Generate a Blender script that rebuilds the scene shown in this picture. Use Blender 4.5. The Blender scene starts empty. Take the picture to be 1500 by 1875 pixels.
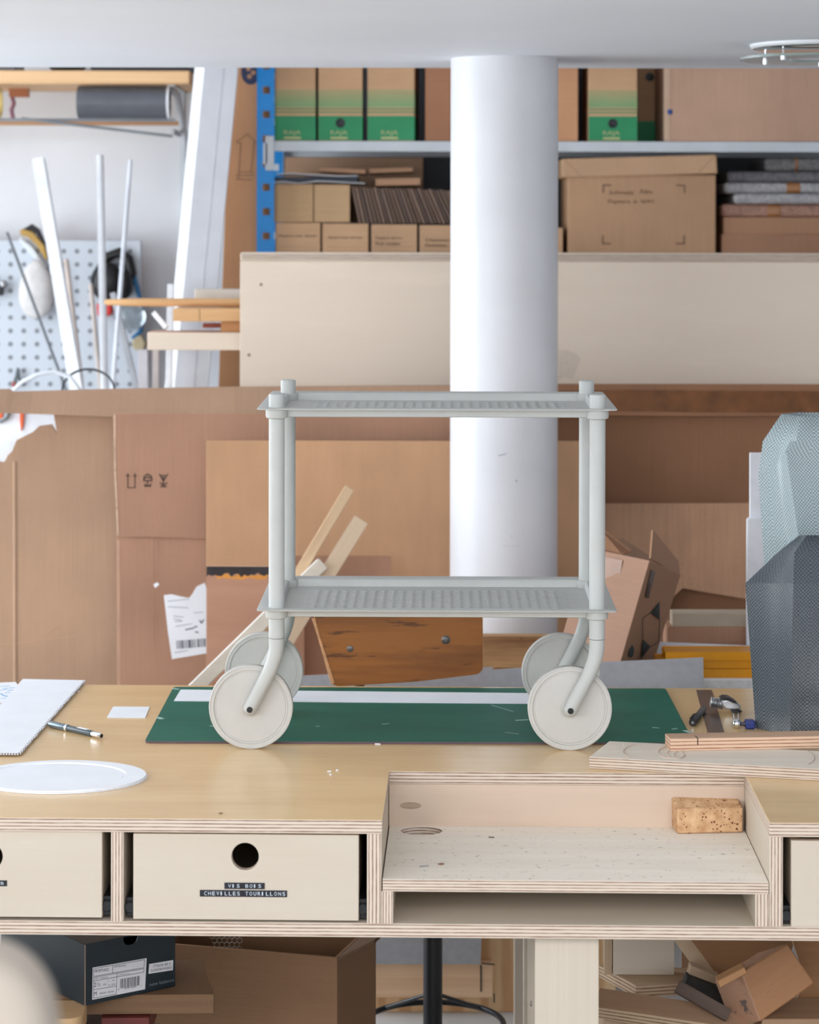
import bpy, math, random
from mathutils import Matrix, Vector
random.seed(7)
sc = bpy.context.scene
COL = sc.collection
PI = math.pi
R = math.radians
# ------------------------------------------------------------------ camera model
F, CX, CY, CZ = 4600.0, 750.0, 420.0, 1.80      # focal length in px (1500 px wide frame), principal point, eye height
ROLL = R(0.10)
TZ = 0.90                                       # bench top height
def ray(px, py):
    dx, dy = px - CX, py - CY
    c, s = math.cos(ROLL), math.sin(ROLL)
    return ((dx*c + dy*s)/F, (-dx*s + dy*c)/F)
def P(px, py, Y):
    u, v = ray(px, py)
    return Vector((u*Y, Y, CZ - v*Y))
def PZ(px, py, z=TZ):
    u, v = ray(px, py)
    Y = (CZ - z)/v
    return Vector((u*Y, Y, z))
def X(px, Y): return P(px, CY, Y).x
def Z(py, Y): return P(CX, py, Y).z

# ------------------------------------------------------------------ materials
def lin(c):
    def f(v):
        v /= 255.0
        return v/12.92 if v <= .04045 else ((v+.055)/1.055)**2.4
    return (f(c[0]), f(c[1]), f(c[2]), 1.0)
def sh(c, k): return tuple(max(0, min(255, v*k)) for v in c)
_m = {}
def newmat(name):
    m = bpy.data.materials.new(name); m.use_nodes = True
    nt = m.node_tree
    return m, nt, nt.nodes['Principled BSDF']
def N(nt, t, **kw):
    n = nt.nodes.new(t)
    for k, v in kw.items():
        if k.startswith('i_'):
            n.inputs[k[2:].replace('_', ' ')].default_value = v
        else: setattr(n, k, v)
    return n
def L(nt, a, b): nt.links.new(a, b)
def ramp(nt, fac, stops):
    r = nt.nodes.new('ShaderNodeValToRGB')
    e = r.color_ramp.elements
    while len(e) < len(stops): e.new(.5)
    for i, (p, c) in enumerate(stops): e[i].position = p; e[i].color = c
    L(nt, fac, r.inputs[0]); return r
def noise(nt, co, scale, vec=(1,1,1), detail=4, rough=.55, loc=(0,0,0)):
    mp = N(nt, 'ShaderNodeMapping'); mp.inputs['Scale'].default_value = vec; mp.inputs['Location'].default_value = loc
    L(nt, co, mp.inputs[0])
    n = N(nt, 'ShaderNodeTexNoise'); n.inputs['Scale'].default_value = scale
    n.inputs['Detail'].default_value = detail; n.inputs['Roughness'].default_value = rough
    L(nt, mp.outputs[0], n.inputs['Vector']); return n
def bumpto(nt, b, h, strength, dist=.001):
    bp = N(nt, 'ShaderNodeBump'); bp.inputs['Strength'].default_value = strength; bp.inputs['Distance'].default_value = dist
    L(nt, h, bp.inputs['Height']); L(nt, bp.outputs[0], b.inputs['Normal'])
def plain(name, c, rough=.6, metal=0, var=.05, scale=12, bump=0, coat=0, trans=0, spec=.5, emit=0):
    if name in _m: return _m[name]
    m, nt, b = newmat(name)
    b.inputs['Roughness'].default_value = rough; b.inputs['Metallic'].default_value = metal
    b.inputs['Coat Weight'].default_value = coat; b.inputs['Transmission Weight'].default_value = trans
    b.inputs['Specular IOR Level'].default_value = spec
    co = N(nt, 'ShaderNodeTexCoord').outputs['Object']
    n = noise(nt, co, scale)
    r = ramp(nt, n.outputs['Fac'], [(.3, lin(sh(c, 1-var))), (.7, lin(sh(c, 1+var)))])
    L(nt, r.outputs[0], b.inputs['Base Color'])
    if bump: bumpto(nt, b, noise(nt, co, scale*25).outputs['Fac'], bump)
    if emit:
        b.inputs['Emission Color'].default_value = lin(c); b.inputs['Emission Strength'].default_value = emit
    _m[name] = m; return m
def wood(name, c, dark, rough=.55, lines=30, contrast=.35, coat=0, stains=None, wave=0, spec=.4):
    if name in _m: return _m[name]
    m, nt, b = newmat(name)
    b.inputs['Roughness'].default_value = rough; b.inputs['Coat Weight'].default_value = coat
    b.inputs['Coat Roughness'].default_value = .25; b.inputs['Specular IOR Level'].default_value = spec
    uv = N(nt, 'ShaderNodeTexCoord').outputs['UV']
    n1 = noise(nt, uv, 1.0, (2.2, lines, 1), 5, .6)
    n2 = noise(nt, uv, 1.0, (5, lines*6, 1), 3, .6, (3, 1, 0))
    n3 = noise(nt, uv, 1.0, (1.3, 5, 1), 2, .5, (7, 2, 0))
    mx = N(nt, 'ShaderNodeMath', operation='MULTIPLY_ADD'); mx.inputs[1].default_value = .35
    L(nt, n2.outputs['Fac'], mx.inputs[0]); L(nt, n1.outputs['Fac'], mx.inputs[2])
    mx2 = N(nt, 'ShaderNodeMath', operation='MULTIPLY_ADD'); mx2.inputs[1].default_value = .45
    L(nt, n3.outputs['Fac'], mx2.inputs[0]); L(nt, mx.outputs[0], mx2.inputs[2])
    mid = tuple(c[i]*(1-contrast)+dark[i]*contrast for i in range(3))
    sc8 = N(nt, 'ShaderNodeMath', operation='MULTIPLY'); sc8.inputs[1].default_value = .78; L(nt, mx2.outputs[0], sc8.inputs[0])
    r = ramp(nt, sc8.outputs[0], [(.47, lin(mid)), (.78, lin(c)), (1.0, lin(sh(c, 1.04)))])
    out = r.outputs[0]
    if wave:
        w = N(nt, 'ShaderNodeTexWave'); w.bands_direction = 'Y'
        w.inputs['Scale'].default_value = wave; w.inputs['Distortion'].default_value = 9; w.inputs['Detail'].default_value = 3
        w.inputs['Detail Scale'].default_value = 1.2
        mp = N(nt, 'ShaderNodeMapping'); mp.inputs['Scale'].default_value = (.35, 1.6, 1); L(nt, uv, mp.inputs[0]); L(nt, mp.outputs[0], w.inputs[0])
        rr = ramp(nt, w.outputs['Fac'], [(.15, lin(dark)), (.6, lin(c))])
        mix = N(nt, 'ShaderNodeMixRGB'); mix.inputs[0].default_value = .5
        L(nt, out, mix.inputs[1]); L(nt, rr.outputs[0], mix.inputs[2]); out = mix.outputs[0]
    if stains:
        ns = noise(nt, uv, 1.0, (stains[1]*(stains[4] if len(stains) > 4 else 1), stains[1], 1), 6, .7, (11, 5, 0))
        rs = ramp(nt, ns.outputs['Fac'], [(stains[2], (0, 0, 0, 1)), (stains[2]+.06, (1, 1, 1, 1))])
        mul = N(nt, 'ShaderNodeMath', operation='MULTIPLY'); mul.inputs[1].default_value = stains[3]
        L(nt, rs.outputs[0], mul.inputs[0])
        mix = N(nt, 'ShaderNodeMixRGB'); mix.inputs[2].default_value = lin(stains[0])
        L(nt, mul.outputs[0], mix.inputs[0]); L(nt, out, mix.inputs[1]); out = mix.outputs[0]
    L(nt, out, b.inputs['Base Color'])
    bumpto(nt, b, n2.outputs['Fac'], .12, .0006)
    _m[name] = m; return m
def plyedge(name, c, dark, n=4.5, rough=.65):
    if name in _m: return _m[name]
    m, nt, b = newmat(name)
    b.inputs['Roughness'].default_value = rough; b.inputs['Specular IOR Level'].default_value = .3
    uv = N(nt, 'ShaderNodeTexCoord').outputs['UV']
    sep = N(nt, 'ShaderNodeSeparateXYZ'); L(nt, uv, sep.inputs[0])
    nz = noise(nt, uv, 1.0, (6, 2, 1), 3, .6)
    a = N(nt, 'ShaderNodeMath', operation='MULTIPLY_ADD'); a.inputs[1].default_value = .09; L(nt, nz.outputs['Fac'], a.inputs[0]); L(nt, sep.outputs[1], a.inputs[2])
    k = N(nt, 'ShaderNodeMath', operation='MULTIPLY'); k.inputs[1].default_value = 2*PI*n; L(nt, a.outputs[0], k.inputs[0])
    s = N(nt, 'ShaderNodeMath', operation='SINE'); L(nt, k.outputs[0], s.inputs[0])
    n2 = noise(nt, uv, 1.0, (25, 4, 1), 4, .7, (5, 0, 0))
    ad = N(nt, 'ShaderNodeMath', operation='MULTIPLY_ADD'); ad.inputs[1].default_value = 1.5; L(nt, n2.outputs['Fac'], ad.inputs[0]); L(nt, s.outputs[0], ad.inputs[2])
    mr = N(nt, 'ShaderNodeMapRange'); mr.inputs[1].default_value = -.3; mr.inputs[2].default_value = 1.6; L(nt, ad.outputs[0], mr.inputs[0])
    r = ramp(nt, mr.outputs[0], [(.0, lin(dark)), (.42, lin(c)), (1, lin(sh(c, 1.04)))])
    L(nt, r.outputs[0], b.inputs['Base Color']); _m[name] = m; return m
def card(name, c, rough=.75, flute=260, var=.06, horiz=False):
    if name in _m: return _m[name]
    m, nt, b = newmat(name)
    b.inputs['Roughness'].default_value = rough; b.inputs['Specular IOR Level'].default_value = .25
    uv = N(nt, 'ShaderNodeTexCoord').outputs['UV']
    n1 = noise(nt, uv, 1.0, (3, 3, 1), 4, .5)
    n2 = noise(nt, uv, 1.0, ((4, flute, 1) if horiz else (flute, 4, 1)), 2, .5)
    n3 = noise(nt, uv, 1.0, (160, 160, 1), 3, .6)
    a = N(nt, 'ShaderNodeMath', operation='MULTIPLY_ADD'); a.inputs[1].default_value = .35; L(nt, n2.outputs['Fac'], a.inputs[0]); L(nt, n1.outputs['Fac'], a.inputs[2])
    a2 = N(nt, 'ShaderNodeMath', operation='MULTIPLY_ADD'); a2.inputs[1].default_value = .25; L(nt, n3.outputs['Fac'], a2.inputs[0]); L(nt, a.outputs[0], a2.inputs[2])
    r = ramp(nt, a2.outputs[0], [(.55, lin(sh(c, 1-var))), (1.0, lin(sh(c, 1+var)))])
    L(nt, r.outputs[0], b.inputs['Base Color'])
    bumpto(nt, b, a.outputs[0], .15, .001)
    _m[name] = m; return m

# ------------------------------------------------------------------ mesh builder (everything in world coordinates)
class MB:
    def __init__(s): s.v = []; s.f = []; s.uv = []; s.mi = []; s.sm = []
    def face(s, idx, uv=None, mi=0, sm=False): s.f.append(idx); s.uv.append(uv); s.mi.append(mi); s.sm.append(sm)
    def add(s, vs, M=None):
        o = len(s.v)
        s.v += [(M @ Vector(p)) if M is not None else Vector(p) for p in vs]; return o
    def box(s, a, b, M=None, thick=None, grain=None, mi=(0, 1), seed=None):
        d = [abs(b[i]-a[i]) for i in range(3)]
        a, b = [min(a[i], b[i]) for i in range(3)], [max(a[i], b[i]) for i in range(3)]
        if thick is None: thick = d.index(min(d))
        if grain is None: grain = d.index(max(d))
        if grain == thick: grain = (thick+1) % 3
        du = random.random()*9
        vs = [(x, y, z) for x in (a[0], b[0]) for y in (a[1], b[1]) for z in (a[2], b[2])]
        o = s.add(vs, M)
        Q = {(0, 0): (0, 1, 3, 2), (0, 1): (4, 6, 7, 5), (1, 0): (0, 4, 5, 1), (1, 1): (2, 3, 7, 6), (2, 0): (0, 2, 6, 4), (2, 1): (1, 5, 7, 3)}
        for (ax, side), q in Q.items():
            oth = [i for i in range(3) if i != ax]
            if ax == thick:
                ua = grain; va = [i for i in oth if i != grain][0]
                uvs = [(vs[i][ua]+du, vs[i][va]+du) for i in q]; m = mi[0]
            else:
                va = thick; ua = [i for i in oth if i != thick][0]
                uvs = [(vs[i][ua]+du, (vs[i][va]-a[va])/max(d[va], 1e-6)) for i in q]; m = mi[1]
            s.face([o+i for i in q], uvs, m)
        return s
    def prism(s, poly, z0, z1, M=None, mi=(0, 1), rot=False):
        n = len(poly); du = random.random()*9
        if sum(poly[i][0]*poly[(i+1) % n][1]-poly[(i+1) % n][0]*poly[i][1] for i in range(n)) < 0: poly = poly[::-1]
        o = s.add([(x, y, z0) for x, y in poly] + [(x, y, z1) for x, y in poly], M)
        uv = (lambda p: (p[1]+du, p[0]+du)) if rot else (lambda p: (p[0]+du, p[1]+du))
        s.face([o+n+i for i in range(n)], [uv(p) for p in poly], mi[0])
        s.face([o+n-1-i for i in range(n)], [uv(poly[n-1-i]) for i in range(n)], mi[0])
        run = 0
        for i in range(n):
            j = (i+1) % n; l = math.dist(poly[i], poly[j])
            s.face([o+i, o+j, o+n+j, o+n+i], [(run, 0), (run+l, 0), (run+l, 1), (run, 1)], mi[1]); run += l
        return s
    def plate_hole(s, x0, x1, y0, y1, cx, cy, rx, ry, z0, z1, M=None, n=40, mi=(0, 1)):
        du = random.random()*9
        ang = sorted([2*PI*i/n for i in range(n)] + [math.atan2(y-cy, x-cx) % (2*PI) for x in (x0, x1) for y in (y0, y1)])
        inner, outer = [], []
        for t in ang:
            c, q = math.cos(t), math.sin(t)
            inner.append((cx+rx*c, cy+ry*q))
            k = min(((x1-cx)/c if c > 1e-9 else (x0-cx)/c if c < -1e-9 else 1e9), ((y1-cy)/q if q > 1e-9 else (y0-cy)/q if q < -1e-9 else 1e9))
            outer.append((cx+k*c, cy+k*q))
        m = len(ang)
        o = s.add([(*p, z1) for p in inner]+[(*p, z1) for p in outer]+[(*p, z0) for p in inner]+[(*p, z0) for p in outer], M)
        U = lambda p: (p[0]+du, p[1]+du)
        for i in range(m):
            j = (i+1) % m
            s.face([o+i, o+m+i, o+m+j, o+j], [U(inner[i]), U(outer[i]), U(outer[j]), U(inner[j])], mi[0])
            s.face([o+2*m+j, o+3*m+j, o+3*m+i, o+2*m+i], [U(inner[j]), U(outer[j]), U(outer[i]), U(inner[i])], mi[0])
            s.face([o+i, o+j, o+2*m+j, o+2*m+i], [(i*.01, 1), (i*.01+.01, 1), (i*.01+.01, 0), (i*.01, 0)], mi[1])
            s.face([o+m+j, o+m+i, o+3*m+i, o+3*m+j], [(outer[j][0]+outer[j][1], 1), (outer[i][0]+outer[i][1], 1), (outer[i][0]+outer[i][1], 0), (outer[j][0]+outer[j][1], 0)], mi[1])
        return s
    def tube(s, pts, rad, seg=16, caps=True, mi=0, flat=None):
        pts = [Vector(p) for p in pts]; n = len(pts)
        if not isinstance(rad, (list, tuple)): rad = [rad]*n
        T = []
        for i in range(n):
            t = (pts[min(i+1, n-1)]-pts[max(i-1, 0)])
            T.append(t.normalized() if t.length > 1e-9 else Vector((0, 0, 1)))
        up = Vector((0, 0, 1)) if abs(T[0].z) < .9 else Vector((0, 1, 0))
        a = T[0].cross(up).normalized()
        o = len(s.v); run = 0
        for i in range(n):
            if i:
                run += (pts[i]-pts[i-1]).length
            a = (a - T[i]*a.dot(T[i])).normalized(); b = T[i].cross(a)
            for k in range(seg):
                th = 2*PI*k/seg
                s.v.append(pts[i] + (a*math.cos(th)+b*math.sin(th))*rad[i])
        for i in range(n-1):
            for k in range(seg):
                k2 = (k+1) % seg
                s.face([o+i*seg+k, o+i*seg+k2, o+(i+1)*seg+k2, o+(i+1)*seg+k], None, mi, True)
        if caps:
            s.face([o+k for k in range(seg)][::-1], None, mi); s.face([o+(n-1)*seg+k for k in range(seg)], None, mi)
        return s
    def lathe(s, prof, M=None, seg=48, mi=0, closed=False, mis=None):
        # prof: (r, h) pairs, axis = local z
        o = len(s.v); n = len(prof); idx = []
        for (r, h) in prof:
            if r < 1e-7:
                s.add([(0, 0, h)], M); idx.append([len(s.v)-1]*seg)
            else:
                q = s.add([(r*math.cos(2*PI*k/seg), r*math.sin(2*PI*k/seg), h) for k in range(seg)], M); idx.append([q+k for k in range(seg)])
        for i in range(n-1 if not closed else n):
            A, B = idx[i], idx[(i+1) % n]
            for k in range(seg):
                k2 = (k+1) % seg
                q = []
                for w in (A[k], A[k2], B[k2], B[k]):
                    if w not in q: q.append(w)
                if len(q) > 2: s.face(q, None, mis[i] if mis else mi, True)
        return s
    def hexa(s, p, mi=(0, 1), thick=None):
        # p: 8 points: front quad TL TR BR BL then back quad TL TR BR BL
        o = s.add(p)
        for q in ((0, 3, 2, 1), (4, 5, 6, 7), (0, 1, 5, 4), (3, 7, 6, 2), (1, 2, 6, 5), (0, 4, 7, 3)):
            w = [Vector(p[i]) for i in q]
            e = (w[1]-w[0]).length; g = (w[3]-w[0]).length
            s.face([o+i for i in q], [(0, 0), (0, e), (g, e), (g, 0)] if g > e else [(0, 0), (e, 0), (e, g), (0, g)], mi[0] if q in ((0, 3, 2, 1), (4, 5, 6, 7)) else mi[1])
        return s
    def strokes(s, segs, w, M, h=.0004):
        for (a, b) in segs:
            a, b = Vector((*a, 0)), Vector((*b, 0)); d = (b-a)
            if d.length < 1e-9: continue
            d.normalize(); nrm = Vector((-d.y, d.x, 0))*w/2; e = d*w*.3
            s.prism([(a-e-nrm)[:2], (b+e-nrm)[:2], (b+e+nrm)[:2], (a-e+nrm)[:2]], 0, h, M, (0, 0))
        return s
    def text(s, txt, M, width=None, height=None, h=.0004, slant=0):
        vs, fs, w, hh = text_geo(txt)
        sx = width/w if width else height/hh
        sy = height/hh if height else sx
        if not width: sx = sy
        o = s.add([(x*sx+slant*y*sy, y*sy, h) for x, y in vs], M)
        for f in fs: s.face([o+i for i in f])
        return s
_tc = {}
def text_geo(t):
    if t in _tc: return _tc[t]
    cu = bpy.data.curves.new('tmp', 'FONT'); cu.body = t; cu.size = 1; cu.resolution_u = 3
    ob = bpy.data.objects.new('tmp', cu); COL.objects.link(ob)
    dg = bpy.context.evaluated_depsgraph_get()
    me = bpy.data.meshes.new_from_object(ob.evaluated_get(dg))
    vs = [(v.co.x, v.co.y) for v in me.vertices]; fs = [list(p.vertices) for p in me.polygons]
    bpy.data.objects.remove(ob); bpy.data.curves.remove(cu); bpy.data.meshes.remove(me)
    x0 = min(v[0] for v in vs); y0 = min(v[1] for v in vs); w = max(v[0] for v in vs)-x0; h = max(v[1] for v in vs)-y0
    _tc[t] = ([(a-x0, b-y0) for a, b in vs], fs, w, h); return _tc[t]

def finish(mb, name, mats, parent=None, bevel=0, seg=2, ang=35, origin=None):
    if not isinstance(mats, (list, tuple)): mats = [mats]
    vs = [Vector(v) for v in mb.v]
    if parent is not None:
        Mi = MW[parent.name].inverted(); loc = None
    else:
        if origin is None:
            xs = [v.x for v in vs]; ys = [v.y for v in vs]; zs = [v.z for v in vs]
            origin = Vector(((min(xs)+max(xs))/2, (min(ys)+max(ys))/2, min(zs)))
        Mi = Matrix.Translation(-Vector(origin))
    me = bpy.data.meshes.new(name)
    me.from_pydata([Mi @ v for v in vs], [], mb.f)
    ul = me.uv_layers.new(name='UVMap')
    for pi, p in enumerate(me.polygons):
        p.material_index = min(mb.mi[pi], len(mats)-1); p.use_smooth = True
        uv = mb.uv[pi]
        if uv is None:
            n = p.normal; ax = max(range(3), key=lambda i: abs(n[i])); o2 = [i for i in range(3) if i != ax]
            uv = [(me.vertices[i].co[o2[0]], me.vertices[i].co[o2[1]]) for i in p.vertices]
        for li, c in zip(p.loop_indices, uv): ul.data[li].uv = c
    me.set_sharp_from_angle(angle=R(ang))
    for m in mats: me.materials.append(m)
    me.update()
    ob = bpy.data.objects.new(name, me); COL.objects.link(ob)
    if parent is not None:
        ob.parent = parent; MW[ob.name] = MW[parent.name].copy()
    else:
        ob.location = origin; MW[ob.name] = Matrix.Translation(Vector(origin))
    if bevel:
        bv = ob.modifiers.new('Bevel', 'BEVEL'); bv.width = bevel; bv.segments = seg; bv.limit_method = 'ANGLE'; bv.angle_limit = R(40)
    return ob
MW = {}
def tag(o, label, cat, group=None):
    o['label'] = label; o['category'] = cat
    if group: o['group'] = group
    return o
def root(name, loc, label, cat, group=None, M=None):
    o = bpy.data.objects.new(name, None); COL.objects.link(o); o.empty_display_size = .05
    mw = M.copy() if M is not None else Matrix.Translation(Vector(loc))
    o.matrix_world = mw; MW[o.name] = mw
    return tag(o, label, cat, group)
def struct(o): o['kind'] = 'structure'; return o
def copy_thing(o, loc, label=None, rotz=None):
    c = o.copy(); COL.objects.link(c); c.location = loc
    if rotz is not None: c.rotation_euler = (0, 0, rotz)
    if label: c['label'] = label
    for ch in o.children:
        d = ch.copy(); COL.objects.link(d); d.parent = c
        for g in ch.children:
            e = g.copy(); COL.objects.link(e); e.parent = d
    return c
def VP_(Y):    # vertical picture-facing plane at depth Y: local (x, y, z) -> world (x, Y - z, y)
    return Matrix(((1, 0, 0, 0), (0, 0, -1, Y), (0, 1, 0, 0), (0, 0, 0, 1)))
def pts(px, Y):
    out = []
    for a, b in px:
        p = P(a, b, Y); out.append((p.x, p.z))
    return out
def sheet(px, Y, t, mb=None, mi=(0, 1), rot=False):
    mb = mb or MB(); mb.prism(pts(px, Y), -t, 0, VP_(Y), mi, rot); return mb
def board3(A, B, w, t, up=(0, -1, 0)):
    """plank from A to B (centre line): width w across, thickness t along 'up'"""
    A, B = Vector(A), Vector(B); d = B-A; l = d.length; x = d.normalized(); z = Vector(up); z = (z-x*z.dot(x)).normalized(); y = z.cross(x)
    M = Matrix(((x.x, y.x, z.x, A.x), (x.y, y.y, z.y, A.y), (x.z, y.z, z.z, A.z), (0, 0, 0, 1)))
    return MB().box((0, -w/2, -t/2), (l, w/2, t/2), M, thick=2, grain=0)
LEFT_W, NEAR_W, FRONT_W, EXPO = 110, 70, 180, 0.37
# ------------------------------------------------------------------ palette
BIRCH = wood('birch', (201, 188, 170), (180, 160, 138), .6, 18, .2)
BIRCH_E = plyedge('birch_edge', (206, 190, 172), (136, 100, 84), 4.0)
BENCHTOP = wood('varnished_birch', (231, 195, 141), (206, 162, 108), .24, 9, .4, coat=.35, stains=((150, 104, 70), 55, .71, .45))
TRAYTOP = wood('dusty_birch', (240, 230, 215), (218, 202, 182), .7, 20, .35, stains=((112, 94, 80), 75, .60, .6))
PLY2 = wood('pale_ply_sheet', (236, 218, 198), (222, 198, 176), .6, 10, .15)
PLY_RED = wood('reddish_ply', (214, 178, 148), (168, 120, 92), .6, 34, .5)
PLY_RED_E = plyedge('reddish_ply_edge', (220, 186, 158), (158, 108, 82), 3.5)
KRAFT = card('kraft', (174, 140, 114))
KRAFT_L = card('kraft_light', (190, 152, 120))
KRAFT_P = card('kraft_pink', (172, 131, 107))
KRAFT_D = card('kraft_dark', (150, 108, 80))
KRAFT_E = card('kraft_edge', (176, 136, 106), flute=500)
MDF = card('mdf', (196, 153, 117), rough=.65, flute=30, var=.05)
MDF_E = plain('mdf_edge', (170, 130, 96), .8)
WHITE = plain('white_paint', (240, 240, 241), .5, var=.015, scale=3)
WALLW = plain('white_wall', (232, 233, 236), .8, var=.02, scale=2, bump=.03)
BLACK = plain('black_plastic', (22, 22, 24), .4)
STEEL = plain('steel', (170, 174, 176), .3, metal=1)
CHROME = plain('chrome', (222, 224, 226), .12, metal=1, var=.01)
GREYM = plain('grey_metal', (150, 154, 160), .45, metal=.6)
PAPER = plain('white_paper', (238, 239, 243), .75, var=.012)
INK = plain('ink', (60, 50, 46), .8)
GREY_BOARD = plain('grey_board', (172, 172, 176), .8, var=.03, scale=60)
SCREW = plain('screw_steel', (120, 118, 114), .35, metal=.9)

# ------------------------------------------------------------------ camera
cam = bpy.data.cameras.new('camera'); co = bpy.data.objects.new('camera', cam); COL.objects.link(co)
cam.sensor_fit = 'HORIZONTAL'; cam.sensor_width = 36; cam.lens = 36*F/1500
cam.shift_x = 0; cam.shift_y = -(937.5-CY)/1500
cam.clip_start = .05; cam.clip_end = 60
co.matrix_world = Matrix.Translation((0, 0, CZ)) @ Matrix.Rotation(PI/2, 4, 'X') @ Matrix.Rotation(ROLL, 4, 'Z')
cam.dof.use_dof = True; cam.dof.focus_distance = 4.33; cam.dof.aperture_fstop = 8.0
sc.camera = co

# ------------------------------------------------------------------ room
XL, XR, YB, YF_, HC = -3.0, 5.0, -1.4, 8.10, 4.3
ZC = 1.80 + .407
YE = 6.33
def slab(name, a, b, m, **k): return struct(finish(MB().box(a, b), name, m, **k))
slab('floor', (XL-.3, YB-.3, -.1), (XR+.3, YF_+.3, 0), plain('concrete', (206, 205, 203), .6, var=.05, scale=3))
slab('wall_back', (XL-.2, YF_, 0), (XR+.2, YF_+.2, HC), WALLW)
slab('wall_right', (XR, YB-.2, 0), (XR+.2, YF_+.2, HC), WALLW)
LW_HOLES = ((-1.0, 2.2, 1.25, 2.2), (4.4, 6.9, .6, 3.1))
mb = MB()
yy = YB-.2
for h0, h1, g0, g1 in LW_HOLES+((YF_+.2, YF_+.2, 0, 0),):
    mb.box((XL-.2, yy, 0), (XL, h0, HC))
    if h1 > h0: mb.box((XL-.2, h0, 0), (XL, h1, g0)); mb.box((XL-.2, h0, g1), (XL, h1, HC))
    yy = h1
struct(finish(mb, 'wall_left', WALLW))
mb = MB()
for a0, a1, b0, b1 in ((XL, XR, 0, 1.6), (XL, XR, 4.1, HC), (XL, -2.6, 1.6, 4.1), (2.6, XR, 1.6, 4.1)): mb.box((a0, YB-.2, b0), (a1, YB, b1))
struct(finish(mb, 'wall_front', WALLW))
def window(name, fn, w0, w1, g0, g1, nv, nh):
    mb = MB(); t = .05
    for i in range(nv+1):
        a = w0+(w1-w0-t)*i/nv; mb.box(*fn(a, a+t, g0, g1))
    for i in range(nh+1):
        a = g0+(g1-g0-t)*i/nh; mb.box(*fn(w0, w1, a, a+t))
    return struct(finish(mb, name, WHITE))
lf = lambda a0, a1, b0, b1: ((XL-.12, a0, b0), (XL-.06, a1, b1))
window('window_1', lf, 4.4, 6.9, .6, 3.1, 3, 2)
window('window_2', lambda a0, a1, b0, b1: ((a0, YB-.12, b0), (a1, YB-.06, b1)), -2.6, 2.6, 1.6, 4.1, 4, 2)
window('added_window_3', lf, -1.0, 2.2, 1.25, 2.2, 4, 1)  # unseen window, added to lift the ceiling and light the bench front
slab('ceiling', (XL, 1.6, ZC), (XR, YE, ZC+.3), plain('ceiling_paint', (240, 244, 251), .6, var=.01, scale=2))
slab('roof_slab', (XL-.2, YB-.2, HC), (XR+.2, YF_+.2, HC+.2), WALLW)

# column
Yc = 6.0
cxx = X(923.5, Yc); cr = 98.5/F*Yc
mb = MB(); mb.lathe([(0, 0), (cr, 0), (cr, ZC-.0), (0, ZC-.0)], Matrix.Translation((cxx, Yc, 0)), 72)
col = tag(finish(mb, 'round_column', plain('column_paint', (226, 226, 229), .38, var=.02, scale=4, bump=.04)), 'tall white painted round column rising to the ceiling behind the trolley', 'column')
mb = MB()      # scuff marks on the paint
def on_col(px, py):
    u, v = ray(px, py); a = 1+u*u; b = -2*(u*cxx+Yc); c = cxx*cxx+Yc*Yc-cr*cr
    Y = (-b-math.sqrt(b*b-4*a*c))/(2*a); return Vector((u*Y, Y-.0015, CZ-v*Y))
for a, b, r in (((912, 834), (928, 830), .0009), ((945, 879), (947, 882), .0018), ((936, 980), (938, 988), .0004), ((920, 999), (952, 999), .0003)):
    mb.tube([on_col(*a), on_col((a[0]+b[0])/2, (a[1]+b[1])/2+.8), on_col(*b)], r, 6)
finish(mb, 'scuff_mark', plain('scuff', (178, 178, 186), .8), col)

# ------------------------------------------------------------------ lights
def area(name, loc, rot, sx, sy, power, col=(1, 1, 1)):
    l = bpy.data.lights.new(name, 'AREA'); l.shape = 'RECTANGLE'; l.size = sx; l.size_y = sy; l.energy = power; l.color = col
    o = bpy.data.objects.new(name, l); COL.objects.link(o); o.location = loc; o.rotation_euler = rot; return o
area('daylight_left', (XL-.16, 5.65, 1.85), (0, -PI/2, 0), 2.4, 2.4, LEFT_W, (.87, .94, 1.0))
area('added_near_left_light', (XL-.16, .6, 1.73), (0, -PI/2, 0), .93, 3.1, NEAR_W, (.90, .95, 1.0))  # lamp for the added, unseen near-left window
area('daylight_front', (0, YB-.16, 2.85), (PI/2, 0, 0), 5.1, 2.4, FRONT_W, (.95, .97, 1.0))
w = bpy.data.worlds.new('World'); sc.world = w; w.use_nodes = True
w.node_tree.nodes['Background'].inputs[0].default_value = (.8, .88, 1, 1); w.node_tree.nodes['Background'].inputs[1].default_value = .6
sc.view_settings.view_transform = 'Standard'; sc.view_settings.look = 'None'; sc.view_settings.gamma = 1
sc.view_settings.exposure = EXPO

# ------------------------------------------------------------------ workbench
YF = F*.90/(1502-CY)
TH = R(1.3)
BM = Matrix.Translation((0, YF, TZ)) @ Matrix.Rotation(-TH, 4, 'Z')
def PB(px, py, ly=0.0):
    """ray hits the bench's own vertical plane 'ly' behind its front: local x, z"""
    u, v = ray(px, py)
    Y = (ly + YF*math.cos(TH))/(u*math.sin(TH)+math.cos(TH))
    q = BM.inverted() @ Vector((u*Y, Y, CZ-v*Y)); return q.x, q.z
def bx(px, ly=0.0): return PB(px, 1600, ly)[0]
def BL(px, py, lz=0.0):
    q = BM.inverted() @ PZ(px, py, TZ+lz); return q.x, q.y
bench = root('workbench', None, 'long birch plywood workbench with drawers and a sunken tray carrying the grey trolley', 'workbench', M=BM)
T = .0215
LX0, LX1, DEPTH = -2.3, 1.25, 1.12
nl, nr = bx(700), bx(1409)          # notch
ND = BL(1030, 1414)[1]
top_poly = [(LX0, 0), (nl, 0), (nl, ND), (nr, ND), (nr, 0), (LX1, 0), (LX1, DEPTH), (LX0, DEPTH)]
finish(MB().prism(top_poly, -T, 0, BM), 'tabletop', [BENCHTOP, BIRCH_E], bench, .0012)
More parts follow.
